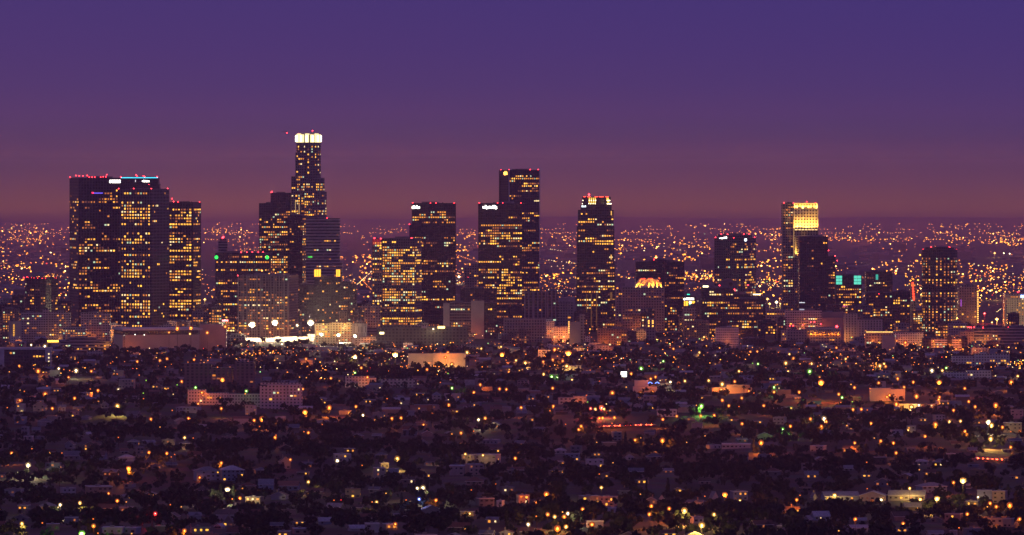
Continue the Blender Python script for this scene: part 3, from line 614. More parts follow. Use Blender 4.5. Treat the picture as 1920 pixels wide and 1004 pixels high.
def goldtower(root, d, ox, zb):
    mw = rough('lit_stone', (.52, .45, .33)); dk = rough('dark_slot', (.03, .03, .03)); m = d / F
    xa, xb = X(1489.5, d) - ox, X(1533, d) - ox
    def panel(xa, xb, ya, yb, dy, nc, nr, pier, span):
        z1, z0 = Z(ya, d) - zb, Z(yb, d) - zb; mb = MB(); w = (xb - xa) / nc; h = (z1 - z0) / nr
        for i in range(nc + 1): x = xa + i * w; mb.box(x - w * pier / 2, x + w * pier / 2, dy - .7, dy, z0, z1, mw)
        for j in range(nr + 1): z = z0 + j * h; mb.box(xa, xb, dy - .42, dy - .02, z - h * span / 2, z + h * span / 2, mw)
        mb.box(xa, xb, dy - .01, dy + .3, z0, z1, dk); return mb.build('stone_grid', root)
    panel(xa, X(1531.5, d) - ox, 382, 392, -.4, 8, 2, .42, .4); panel(xa, xb, 392.5, 431, -1.6, 8, 7, .38, .36); panel(X(1488, d) - ox, X(1534, d) - ox, 432.5, 470, -.2, 9, 8, .3, .4)
    panel(X(1491.5, d) - ox, X(1498, d) - ox, 444, 483, -2.2, 1, 10, .35, .35)
    MBox('ledge', root, (xa - 1, xb + 2.5, -6.5, -.2, Z(433.2, d) - zb, Z(431.6, d) - zb), mw); MBox('ledge', root, (xa - .5, xb + .3, -3, -.3, Z(393.2, d) - zb, Z(392, d) - zb), mw); MBox('ledge', root, (xa - .5, X(1532, d) - ox, -1.8, -.2, Z(382, d) - zb, Z(381, d) - zb), mw)
    for i in range(7):
        x = xa + (i + .5) * (xb - xa) / 7
        spot((x, -6.0, Z(431.2, d) - zb), (x, -1.4, Z(412, d) - zb), (1, .52, .09), 230000, 100, root)
        if i % 2 == 0: spot((x, -3.6, Z(391.6, d) - zb), (x, -.4, Z(384, d) - zb), (1, .52, .09), 40000, 110, root)
        mb = MB(); mb.box(-1.6, 1.6, -.4, .4, 0, .7, LAMPM['y']); mb.build('flood_lamp', root, (x, -6.0, Z(431.5, d) - zb))
    spot((X(1494.7, d) - ox, -6.5, Z(484, d) - zb), (X(1494.7, d) - ox, -2.2, Z(462, d) - zb), (1, .52, .09), 150000, 50, root)
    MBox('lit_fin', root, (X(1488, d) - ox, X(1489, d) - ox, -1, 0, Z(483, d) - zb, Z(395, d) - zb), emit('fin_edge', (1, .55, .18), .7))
B('office_tower', 'pale stone tower with its upper face blazing gold from floodlights', 'tower', 9900, [b_(1467, None, 1489, 381.5, dep=40, dy=2.5, lit=.32), b_(1489, None, 1532, 381, 392.5, dep=36, nowin=1, noplant=1), b_(1489, None, 1534, 392.3, None, dep=40, lit=.25)], ((.17, .15, .15), (.014, .014, .02), 4.0, 4.3, .35, .4), .3,
  short='the gold floodlit tower', beacons=[(1470, 380.8), (1488, 381.3), (1512.5, 378.7), (1529.5, 381.2)], extra=goldtower, stick=.5, lv=(2, 3, 3, .6, 2), mark=470)
B('office_tower', 'plain black tower standing before the gold floodlit one', 'tower', 9600, [b_(1499, None, 1552.5, 443.8, dep=45)], ((.022, .02, .026), (.010, .010, .016), 3.6, 4.1, .2, .3), .05, short='the plain black tower', lv=(.5, 1, 2, 1.5, 3), stick=.4, mark=520, signs=[(1499, 1509, 566.5, 568.5, (.85, .85, 1), 1.6)])
B('office_tower', 'slender dark tower tight against the plain black tower', 'tower', 9800, [b_(1552, None, 1566.5, 481, dep=26)], DARK, .3, short='the slender dark tower', beacons=[(1553.5, 470), (1566, 480), (1570, 489)], lv=(1.5, 3, 2, .5, 2), mark=520)
def teal(root, d, ox, zb):
    e = emit('teal_panel', (.12, .85, .62), 1.05)
    for x0, x1 in ((1567.5, 1579), (1601, 1614.6)):
        for i in range(2):
            for j in range(3):
                xa = x0 + (x1 - x0) * i / 2; ya = 517 + 17 * j / 3
                MBox('teal_panel', root, (X(xa + .15, d) - ox, X(xa + (x1 - x0) / 2 - .15, d) - ox, -.5, -.1, Z(ya + 5.3, d) - zb, Z(ya + .3, d) - zb), e)
    e2 = emit('pink_window', (1, .12, .5), 1.1)
    for x in (1580.5, 1583.5, 1588, 1591, 1594, 1597): MBox('lit_window', root, (X(x, d) - ox, X(x + 1.6, d) - ox, -.4, -.1, Z(575.5, d) - zb, Z(573, d) - zb), e2)
B('office_block', 'square block with large teal-lit panels at both upper corners', 'office block', 9650, [b_(1567, None, 1616, 516.5, dep=36)], DARK, .45, short='the teal-cornered block', bands=[(516, 536)], extra=teal, stick=.6, lv=(2.4, 3, 2, .6, 1.5), mark=555)
B('office_block', 'dark block with one narrow teal strip right of the teal-cornered block', 'office block', 9700, [b_(1624, None, 1673.5, 509.5, dep=36)], DARK, .08, short='the teal-strip block', signs=[(1642, 1646.6, 515, 525, (.05, .6, .45), .8, 0, 'panel')], lv=(.5, 2, 2, .5, 2), mark=530)
B('apartment_block', 'dark wide apartment block speckled with warm windows', 'apartment block', 9350, [b_(1624, None, 1673, 549, dep=26), b_(1673, None, 1706.5, 546.5, dep=30, dy=-2)], DARK, .27, short='the speckled dark block', lv=(2, 3, 2, 1, 1), stick=.4, beacons=[(1648, 551.5)], mark=590)
def neon(root, d, ox, zb):
    e = emit('neon_red', (1, .06, .02), 3)
    for k in range(7): MBox('neon_sign', root, (X(1709.5 + k * .35, d) - ox, X(1713 + k * .35, d) - ox, -.5, -.1, Z(533.6 + k * 5, d) - zb, Z(529.6 + k * 5, d) - zb), e)
B('office_block', 'narrow block carrying a vertical red neon sign', 'office block', 9750, [b_(1707, None, 1717.5, 528, dep=20, lit=.15)], STONE, .15, short='the red neon block', extra=neon, lv=(1, 2, 3, .5, 1), mark=560)
B('round_tower', 'tall dark round tower lit in rows, alone at the right', 'tower', 9300, [c_(1730.5, 1797.5, 468, None, 28, cy=33.5), c_(1737, 1791, 464.5, 468, 28, cy=33.5, nowin=1), c_(1746, 1782, 463.3, 464.6, 28, cy=33.5, nowin=1)], ((.05, .044, .05), (.012, .012, .018), 3.4, 4.1, .3, .35), .62, short='the dark round tower',
  beacons=[(1732, 468.5), (1746, 463.5), (1781, 463.8), (1795.5, 468.7)], bands=[(463, 481), (540, 546)], stick=.7, lv=(1.6, 3.4, 3, .4, 2), plant=False, mark=600)
B('apartment_block', 'dim grey block with a vertical strip of orange lamps at its edge', 'apartment block', 9550, [b_(1797, None, 1832, 538.5, dep=26), b_(1802, None, 1828, 535, 538.5, dep=16, dy=6, nowin=1)], STONE, .2, short='the lamp-striped block', lv=(.5, 1, 2, 2, 3), stick=.2, extra=stair_strip(1833.5, 547, 605, 3.6, LAMPM['o'], 2.0, 'edge_lamp'), signs=[(1801, 1803, 562, 575, (.5, .1, .8), .8, 0, 'panel')], mark=570)
def bluesign(root, d, ox, zb):
    MBox('sign', root, (X(1913.5, d) - ox, X(1924, d) - ox, -.8, -.2, Z(558.5, d) - zb, Z(553.5, d) - zb), emit('sign_blue', (.25, .4, 1), 5))
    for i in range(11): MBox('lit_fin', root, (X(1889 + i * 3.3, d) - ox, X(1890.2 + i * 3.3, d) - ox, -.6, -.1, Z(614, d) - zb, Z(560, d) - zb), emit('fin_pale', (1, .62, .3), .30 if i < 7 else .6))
B('hotel', 'tall beige building lined with glowing vertical bays at the right edge', 'hotel', 9450, [b_(1884, None, 1930, 551, dep=40, lit=.35)], CREAM, .3, short='the beige hotel', extra=bluesign, beacons=[(1908, 548), (1911, 547)], lv=(2, 3, 3, .5, 1), stick=.3, mark=590)
# lower rows
B('office_block', 'pale pink gridded low slab with dark windows below the black tower', 'office block', 8950, [b_(1472, None, 1541, 582.5, dep=18)], ((.42, .34, .35), (.05, .045, .05), 3.4, 3.6, .3, .5), .10, short='the pink gridded slab', lv=(2, 2, 2, 1, 1), stick=.2, signs=[(1499, 1508, 579.5, 582, (.75, .7, .9), .6, 0, 'panel')])
def colonnade(root, d, ox, zb):
    mw = rough('lit_stone', (.62, .54, .40))
    for i in range(15):
        x = 1518.5 + i * 4.0
        mb = MB(); mb.tube((0, 0, 0), (0, 0, Z(618, d) - Z(627, d)), .75, .7, mw, 8); mb.build('column', root, (X(x, d) - ox, -2.0, Z(627, d) - zb))
    MBox('entablature', root, (X(1516, d) - ox, X(1577, d) - ox, -2.8, -.2, Z(618, d) - zb, Z(615, d) - zb), mw)
    for i in range(7): point((X(1521 + i * 8.4, d) - ox, -1.3, Z(626, d) - zb), (1, .26, .015), 2600, .4, root)
    for x, y in ((1481, 611), (1487, 611), (1505, 609.5), (1520, 604.5), (1527, 604), (1539, 608)): put('red_lamp', beacon_mesh(.9, 3), root, (X(x, d) - ox, -1, Z(y, d) - zb))
    put('red_lamp', beacon_mesh(2.0, 4), root, (X(1569, d) - ox, -1, Z(612.5, d) - zb))
B('civic_hall', 'civic hall with an orange-lit row of columns and a red lamp above', 'hall', 8650, [b_(1475, None, 1513, 619, dep=20, lit=.08), b_(1512, None, 1576, 614, dep=26, lit=.2)], ((.28, .22, .19), (.03, .03, .035), 4, 4, .5, .5), .1, short='the orange colonnade hall', extra=colonnade, plant=False, lv=(0, 2, 4, 0, 2))
B('warehouse', 'large plain reddish block behind the colonnade hall', 'warehouse', 8950, [b_(1541, None, 1586, 596, dep=30, nowin=1), b_(1541, None, 1585, 586, 597, dep=20, dy=10, nowin=1)], ((.33, .2, .17), (.3, .2, .17), 6, 6, 1, 1), 0, short='the plain reddish block')
B('office_block', 'long beige stepped block with faint window columns', 'office block', 8850, [b_(1583, None, 1608, 588.5, dep=22, lit=.02), b_(1608, None, 1655, 600, dep=24, dy=-1, lit=.02)], ((.35, .29, .26), (.06, .05, .055), 4.2, 3.6, .6, .35), .02, short='the beige stepped block', lv=(0, 0, 1, 0, 3))
B('market_hall', 'low long hall with a bright yellow eaves line', 'hall', 8500, [b_(1622, None, 1675, 624, dep=20, lit=.28), b_(1624, None, 1670, 621, 624, dep=16, lit=.0, nowin=1)], STONE, .3, short='the yellow-eaved hall', lv=(3, 3, 2, 1, 0), plant=False, signs=[(1624, 1674, 622.2, 623.6, (1, .6, .15), 2.2, 0, 'panel')])
B('office_block', 'flat pale-roofed block between the yellow-eaved hall and round tower', 'office block', 8600, [b_(1674, None, 1732, 624, dep=22)], WHITEW, .12, mark=False, lv=(1, 1, 1, 2, 1))
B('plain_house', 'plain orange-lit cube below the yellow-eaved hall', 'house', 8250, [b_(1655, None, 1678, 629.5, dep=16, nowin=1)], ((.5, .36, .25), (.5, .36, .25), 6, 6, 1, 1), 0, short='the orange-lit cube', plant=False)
B('apartment_block', 'white balcony flats between two dark side walls under the round tower', 'apartment block', -660, [b_(1730, None, 1746, 634, dep=22, nowin=1, fac=DARK, dy=-1), b_(1746, None, 1776, 635, dep=20, lit=.2), b_(1776, None, 1785, 631, dep=22, nowin=1, fac=DARK, dy=-1), b_(1785, None, 1803, 635, dep=20, lit=.25), b_(1803, None, 1814, 633, dep=22, nowin=1, fac=DARK, dy=-1)],
  ((.5, .46, .46), (.05, .045, .05), 4.5, 3.2, .1, .55), .2, short='the white balcony flats', lv=(1, 2.4, 2, 1, 1), stick=.4)
B('apartment_block', 'tan block with evenly spaced windows right of the balcony flats', 'apartment block', -650, [b_(1800, None, 1827, 622, dep=20)], ((.36, .25, .18), (.05, .045, .05), 3.6, 3.4, .55, .55), .12, short='the tan block', lv=(0, 2, 3, 0, 1))
B('hospital', 'long banded hospital complex with lit storeys at the right edge', 'hospital', -650, [b_(1826, None, 1884, 616, dep=30, lit=.33), b_(1884, None, 1932, 613, dep=34, dy=-2, lit=.28), b_(1846, None, 1880, 612, 616, dep=20, dy=6, nowin=1)], BAND, .3, short='the banded hospital', lv=(.6, 2, 4, 1, 2), stick=.75,
  beacons=[(1814, 614), (1817, 614), (1820, 614.5), (1826, 614), (1843, 614.5), (1890, 614)])
B('apartment_block', 'long mauve apartment house with a bright stairwell', 'apartment block', -692, [b_(1785, None, 1828, 668, dep=14, lit=.06), b_(1828, None, 1893, 664, dep=16, dy=-1, lit=.12), b_(1838, None, 1850, 660, 664, dep=8, dy=3, nowin=1)], WHITEW, .1, short='the mauve apartment house', lv=(3, 2, 1, 1, 0), stick=.6, plant=False, extra=stair_strip(1832, 672, 686, 5.5, WIN[0], 3))
B('apartment_block', 'pale low apartment row in front of the mauve apartment house', 'apartment block', -717, [b_(1770, None, 1812, 698, dep=12), b_(1812, None, 1858, 695, dep=14, dy=-2)], WHITEW, .04, short='the pale low row', lv=(1, 1, 1, 2, 1), plant=False)
B('office_block', 'white ribbed box with a small roof mast below the bulky dark block', 'office block', 8500, [b_(1342, None, 1385, 614.5, dep=18), b_(1363, None, 1373, 611.5, 614.5, dep=8, dy=4, nowin=1)], ((.5, .45, .45), (.07, .06, .065), 2.8, 3.4, .4, .45), .01, short='the white ribbed box')
B('assembly_hall', 'long dim roofed hall with a pale fascia and one bright lamp', 'hall', -632, [b_(1214, None, 1280, 624, dep=20, nowin=1), b_(1212, None, 1282, 622, 624, dep=22, dy=-1, nowin=1, fac=BLANK)], DARK, 0, short='the pale-fascia hall', plant=False)
B('apartment_block', 'brown low block with a few orange lamps below the gold-red crowned tower', 'apartment block', 8500, [b_(1120, None, 1177, 617, dep=20)], BRICK, .12, short='the brown low block', lv=(0, 2, 4, 1, 1), stick=.1)
B('office_block', 'small white cube beside a string of orange stair lamps', 'office block', 8550, [b_(1068, None, 1087, 604, dep=14, nowin=1), b_(1087, None, 1097, 590, dep=14, nowin=1, fac=STONE)], BLANK, 0, short='the small white cube', extra=stair_strip(1066.7, 604, 624, 4, LAMPM['o'], 1.6), plant=False)
B('apartment_block', 'beige flats washed by white floodlight left of centre', 'apartment block', 8700, [b_(590, None, 622, 607, dep=18), b_(622, None, 660, 604.5, dep=18, dy=-1)], CREAM, .28, short='the floodlit beige flats', lv=(1, 3, 2, 1, 1), stick=.2, plant=False)
B('warehouse', 'white shed with vertical cladding right of the floodlit beige flats', 'warehouse', 8700, [b_(660, None, 688, 607, dep=18)], ((.42, .38, .40), (.2, .18, .19), 2.0, 9, .5, .05), 0, short='the white clad shed', plant=False)
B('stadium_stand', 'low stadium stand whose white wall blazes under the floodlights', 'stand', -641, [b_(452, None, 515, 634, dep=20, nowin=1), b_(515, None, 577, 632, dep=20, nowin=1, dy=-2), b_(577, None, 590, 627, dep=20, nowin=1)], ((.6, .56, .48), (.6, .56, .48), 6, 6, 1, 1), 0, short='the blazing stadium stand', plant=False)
B('school', 'cream school block with three window columns, lit by a white lamp', 'school', -650, [b_(664, None, 704, 632, dep=16), b_(704, None, 724, 636, dep=16, dy=1, nowin=1)], CREAM, .03, short='the cream school', plant=False)
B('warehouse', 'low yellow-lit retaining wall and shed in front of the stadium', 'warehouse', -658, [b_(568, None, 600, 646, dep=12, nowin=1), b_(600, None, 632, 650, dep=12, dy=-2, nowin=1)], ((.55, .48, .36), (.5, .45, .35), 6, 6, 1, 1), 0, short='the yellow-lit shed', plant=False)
B('warehouse', 'grey vaulted-roof shed under the crooked-sign tower', 'warehouse', 8550, [b_(706, None, 800, 616, dep=22, nowin=1), b_(716, None, 790, 611.5, 616, dep=14, dy=4, nowin=1), b_(800, None, 878, 613, dep=20, lit=.1)], ((.07, .06, .06), (.02, .02, .025), 5, 4.5, .5, .5), .12, short='the grey shed', lv=(1, 1, 1, 1, 1), signs=[(821, 834, 612, 616.5, (1, .62, .15), 6, 2, 'panel'), (712, 720, 623, 627, (1, .85, .4), 4, 0, 'panel')], plant=False)
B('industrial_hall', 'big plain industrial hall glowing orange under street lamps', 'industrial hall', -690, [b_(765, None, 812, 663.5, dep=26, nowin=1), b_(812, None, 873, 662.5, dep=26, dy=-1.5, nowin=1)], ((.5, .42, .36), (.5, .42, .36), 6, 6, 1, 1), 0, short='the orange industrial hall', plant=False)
B('apartment_block', 'greyish apartment house with small windows, upper left of the pink house', 'apartment block', -726, [b_(647, None, 690, 706, dep=12), b_(690, None, 705, 709, dep=12, dy=1)], ((.42, .36, .35), (.05, .045, .05), 3.4, 3.2, .55, .55), .03, short='the greyish apartment house', plant=False)
B('apartment_block', 'yellowish apartment house in two joined boxes', 'apartment block', -727, [b_(714, None, 757, 711.5, dep=12), b_(757, None, 778, 711, dep=12, dy=-1.5)], CREAM, .04, short='the yellowish twin house', plant=False)
B('apartment_block', 'pink five-storey apartment house with dark windows', 'apartment block', -768, [b_(487, None, 501, 724, dep=14, dy=1, nowin=1), b_(501, None, 541, 722, dep=16, lit=.10), b_(541, None, 566, 721.5, dep=18, dy=-3, lit=.16), b_(488, None, 563, 718.5, 722, dep=10, dy=5, nowin=1)], ((.47, .37, .37), (.04, .035, .04), 3.5, 3.1, .55, .5), .1, short='the pink apartment house', lv=(3, 2, 1, 1, 0), stick=.1, plant=False)
B('apartment_block', 'white low stepped complex left of the pink apartment house', 'apartment block', -761, [b_(352, None, 386, 731, dep=14, lit=.02), b_(386, None, 428, 737, dep=14, dy=-2, lit=.45, stick=.1), b_(428, None, 487, 739, dep=14, dy=-1, lit=.12)], ((.48, .4, .38), (.04, .035, .04), 2.8, 3.1, .5, .55), .1, short='the white low complex', lv=(1, 3, 3, 1, 0), plant=False)
B('apartment_block', 'dark ribbed apartment block half hidden by trees, above the white complex', 'apartment block', -731, [b_(346, None, 396, 682, dep=16, lit=.0), b_(396, None, 440, 690, dep=16, lit=.05), b_(440, None, 478, 679, dep=16, lit=.02)], ((.15, .105, .095), (.04, .033, .035), 5, 3.4, .5, .3), .03, short='the dark ribbed block', lv=(1, 1, 2, 0, 2), plant=False)
B('apartment_block', 'white flats with a plain gable wall in the middle ground', 'apartment block', -782, [b_(1232, None, 1269, 767.5, dep=12)], WHITEW, .03, short='the white middle flats', plant=False)
B('apartment_block', 'cream flats with an orange wall lamp, left of centre ground', 'apartment block', -763, [b_(1047, None, 1075, 746, dep=12, lit=.1), b_(1075, None, 1100, 743, dep=13, dy=-1, lit=.2)], CREAM, .1, short='the cream lamp-lit flats', plant=False, lv=(1, 2, 2, 1, 0))
B('warehouse', 'plain pale box building standing over the right-hand houses', 'warehouse', -753, [b_(1632, None, 1670, 728, dep=16, nowin=1), b_(1670, None, 1697, 730, dep=16, dy=-1, nowin=1)], ((.38, .32, .32), (.38, .32, .32), 6, 6, 1, 1), 0, short='the plain pale box', plant=False)
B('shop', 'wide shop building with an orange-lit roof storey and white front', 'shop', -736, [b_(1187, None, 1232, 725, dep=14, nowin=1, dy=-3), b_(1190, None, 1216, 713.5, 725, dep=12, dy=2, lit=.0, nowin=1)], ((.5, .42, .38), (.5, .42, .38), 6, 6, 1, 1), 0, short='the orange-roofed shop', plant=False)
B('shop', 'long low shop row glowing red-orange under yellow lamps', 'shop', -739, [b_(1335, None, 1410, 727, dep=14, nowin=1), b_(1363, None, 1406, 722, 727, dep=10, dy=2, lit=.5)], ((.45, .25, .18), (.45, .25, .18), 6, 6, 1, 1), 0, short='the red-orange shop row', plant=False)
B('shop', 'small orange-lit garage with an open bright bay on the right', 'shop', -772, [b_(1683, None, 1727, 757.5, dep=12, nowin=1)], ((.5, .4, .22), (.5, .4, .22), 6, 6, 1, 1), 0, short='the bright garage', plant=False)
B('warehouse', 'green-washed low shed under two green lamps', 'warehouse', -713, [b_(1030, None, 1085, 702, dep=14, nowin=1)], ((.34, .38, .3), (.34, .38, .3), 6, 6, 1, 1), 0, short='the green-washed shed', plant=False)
B('warehouse', 'pair of orange-lit flat sheds left of the green-washed shed', 'warehouse', -690, [b_(981, None, 994, 679, dep=12, nowin=1), b_(1006, None, 1031, 682, dep=12, nowin=1)], CREAM, 0, short='the orange flat sheds', plant=False)
B('warehouse', 'orange-lit shed with a bright corner above the green-washed shed', 'warehouse', -701, [b_(1054, None, 1090, 686, dep=14, nowin=1)], CREAM, 0, short='the bright-cornered shed', plant=False)
# ------------------------------------------------------------------ street lamps and floodlights (zoomed picture panels, four times enlarged)
LAMPS = {(0, 580): """1330 143 o4 1432 140 o4 1555 183 o3 1690 140 o3 1802 175 o2 1268 182 o2 1425 192 y2 235 270 w2 337 280 w3 145 428 o2 287 466 o3 441 448 w2 479 455 o1 523 463 o1 572 463 w3 587 402 o1 686 468 o2 515 515 o2
830 408 o1 845 397 o1 875 365 y1 1030 395 o2 1048 340 y1 1178 332 y1 1218 338 o2 1200 387 o2 1253 374 o2 1456 380 o2 1700 342 y1 1044 498 o1 880 490 o1 1363 545 o2 1668 528 o4 1468 590 g2 1329 571 g1 1096 537 g1 888 603 w2 353 580 o1
183 620 o1 340 640 o3 678 602 o1 735 612 o2 560 670 o2 1075 633 g1 1300 642 w1 1077 675 o1 150 685 o2 393 747 o2 55 742 o1 163 768 w2 881 728 y3 1292 763 o1 1132 827 o2 1414 822 o2 1907 836 o2 1848 620 g2 1515 630 o2 1487 710 o2 1660 748 o2 577 343 o1 1890 110 w6 1840 640 o1""",
(480, 580): """140 95 w6 410 95 w6 310 128 w3 490 185 w4 618 190 w4 743 197 w4 505 120 y2 665 120 y2 107 176 o2 195 265 w2 30 254 w1 237 288 y1 279 323 o1 30 332 o2 606 333 o2 376 376 o2 742 355 y4 1045 338 y5 1008 330 o1 823 260 o2 790 443 o2 742 480 g2 160 444 w1 226 460 o1 562 521 o2 481 524 o1
836 514 o2 378 517 y1 327 513 y1 747 574 w2 351 602 o2 367 771 o4 378 812 o2 550 740 o3 750 733 o2 803 798 w2 1020 822 o2 45 826 o3 497 869 o1 1320 792 o2 1440 330 o2 1583 327 y3 1470 416 y3 1333 428 o2 1283 455 o2 1098 436 o1 1144 417 o1 1845 338 o4 1876 385 o1 1662 300 y2 1690 298 y2 1897 474 o2
1682 569 o2 1634 627 o2 1446 720 o2 1383 553 o1 1470 594 g2 1878 604 o2 1826 600 o2 1669 831 w2 1719 820 o2 1257 868 o2 1088 818 o2 1572 443 o1 1440 485 g1 947 301 o1 850 368 o1 983 675 o1 1290 682 w1 1330 155 w2 1838 285 y2 1420 365 o2 1310 280 o2 1500 285 o2""",
(960, 580): """320 305 o3 425 327 o5 597 213 o1 568 291 o1 250 357 o1 306 381 o2 234 396 o2 380 391 o2 586 461 o1 237 490 y2 298 508 g3 342 510 g3 450 530 y2 656 543 o1 305 595 o2 752 631 o3 964 630 o3 1053 623 o3 720 482 o1 894 486 o2 968 448 g3 1135 393 g2 1077 355 o1 1327 426 o1 1405 327 y2 1185 290 o1 1210 299 o2
1723 321 o1 1787 322 o2 1839 320 o2 1076 511 o2 1040 527 o2 1188 549 w2 1250 559 o2 1296 541 y2 1475 538 y2 1702 468 y2 1844 413 g2 1804 409 g1 1568 610 o3 1775 615 o2 1725 647 o2 1723 669 o2 1814 632 o1 1670 545 o2 1577 685 o2 1626 727 o2 1420 728 g3 1383 725 y1 1702 734 o1 1888 727 o2 1516 799 o2 1415 803 o2
1235 803 o2 1725 862 o2 1131 829 o2 768 815 o2 655 820 o2 680 818 o2 68 741 o2 310 730 o2 285 766 o1 558 651 o1 510 691 o2 708 715 w1 568 700 g1 750 860 o1 625 752 y2 590 748 r2 672 742 r3 690 752 y2 30 387 y2 1440 210 y2 1310 223 o1 100 405 y3 410 430 y3 1576 565 y3""",
(1440, 580): """133 407 y3 312 469 g3 398 548 o5 388 516 o2 233 624 o2 45 588 g2 82 596 w1 45 624 o2 262 692 g2 530 640 o2 545 703 o1 637 755 o2 699 753 o2 744 760 o1 555 665 g2 632 697 g1 318 826 o2 420 824 w3 436 845 o2 772 859 o2 667 860 y1 648 590 o2 829 556 o2 895 514 w1 972 523 o2 1089 549 o2 1020 590 o2 891 660 o2
911 647 o2 962 715 o3 1113 655 o3 1130 722 w2 1284 547 o4 1285 663 o2 1280 680 o2 1228 462 w3 1307 462 y2 1337 443 g2 1276 440 w1 838 428 y3 870 412 y2 882 432 o2 582 375 y2 583 398 o1 396 424 w1 490 420 w1 326 410 y2 310 412 o1 268 398 o1 470 404 o1 234 300 o1 965 240 o2 1030 252 o3 1240 243 o2 1440 238 o2
1410 300 o2 1823 550 o3 1707 722 o3 1475 597 o2 1505 695 o2 1553 734 o2 1391 761 o2 1587 770 o2 1654 845 w4 1675 872 y3 1255 866 o3 1360 845 y2 1443 842 y2 598 258 y1 528 284 o2 512 291 o2 500 330 o1 1146 243 y1 1872 505 y2 1075 735 y3 160 340 y2 190 370 o2""",
(0, 784): """88 267 o2 212 355 w3 240 235 o1 465 267 o1 888 150 o1 1200 72 y1 1118 262 o2 964 378 o4 1252 268 o2 1285 297 o1 1310 278 o1 1385 150 y2 1450 155 o1 1498 448 o2 1706 535 w4 1800 605 o2 1742 612 o1 1360 672 y1 1165 722 r2 815 567 o2 880 625 o2 702 814 o2 700 763 o1 165 796 y2 318 793 o1 613 866 g4 735 870 o1
988 868 y1 452 655 w2 436 676 w1 1385 850 o2 1278 656 o1 948 635 y1 600 640 y2 1660 340 o2""",
(480, 784): """27 68 o1 150 133 o1 144 149 o2 393 113 o2 360 107 o1 258 316 o2 610 322 w4 1060 308 y3 1538 115 o2 1632 102 o1 796 360 o1 393 483 y2 585 622 o1 638 620 r1 871 635 o1 905 635 y2 975 570 y1 1126 620 o1 1224 612 b2 1252 528 w3 1210 530 w2 1702 283 y2 1045 797 o2 1575 715 y2 1603 718 y2 1615 545 o1 1798 500 o1 1570 275 y2 1350 620 o2""",
(960, 784): """518 64 o2 500 90 o2 402 52 o1 923 168 o2 965 153 y1 1128 171 o3 1310 187 y1 1447 139 y1 1868 188 o3 635 187 y1 655 426 o1 757 341 y1 258 575 o3 647 634 y2 268 727 o2 320 744 y2 392 744 o2 418 720 w2 379 711 y1 341 832 o3 405 820 y2 122 801 w2 963 577 y1 1045 664 o2 1178 684 o2 1293 698 y3 1597 574 o4 1423 807 y3
1515 727 y2 1710 620 y2 182 743 o1 530 688 o2 727 626 o1 1446 592 o1 670 525 y2 600 800 o3 1030 725 o2 55 270 o2 24 305 o2""",
(1440, 784): """168 64 o2 400 65 o2 108 92 g3 845 175 o2 797 155 y1 1178 140 o2 1050 92 y2 1478 102 o2 1290 237 o2 1670 158 y3 1820 222 o2 1758 72 o2 1820 103 o1 1887 102 o2 740 337 o1 1134 352 w1 1135 393 y1 500 580 y4 1463 468 y5 1391 488 o2 1062 532 y2 848 615 w3 780 624 o2 1088 610 w2 1142 612 y4 1268 603 y4 215 617 o2
240 585 o1 744 535 o1 1665 643 o2 1711 669 o2 1812 658 o3 1494 724 o2 655 763 o2 1886 762 o2 1716 812 o2 396 751 w1 530 852 y1 1013 797 o2 1575 595 w2 1645 672 y1 1432 830 o1 650 190 o2 940 190 o2 960 265 o2"""}
FARL = "860.5 519.4 w5 866.6 504 y3 668.5 483 o5 692 482 o4 685 503 o4 694 491 o3 1439 561 y4 1456 567 w5 1443 570 y4 1462 560 o3 1463 570 y3 1869 599 y5 1860 605 y3 1843 602 o3 1846 588 r4 1868 548 y4 1727 553 y3 1721 545 o3 384 562 y4 862 530 o3 1613 433 y3 1776 436 o4 1865 475 y4 1882 475 w3 1893 476 w3 40 423 y3 22 428 y3 6 490 y3 80 496 y3"
LAMPLIST = []
for (ox_, oy_), txt in LAMPS.items():
    q = txt.split()
    for i in range(0, len(q), 3):
        px, py = ox_ + float(q[i]) / 4, oy_ + float(q[i + 1]) / 4
        if all(abs(px - a) + abs(py - b) > 2.5 for a, b, _, _ in LAMPLIST): LAMPLIST.append((px, py, q[i + 2][0], int(q[i + 2][1])))

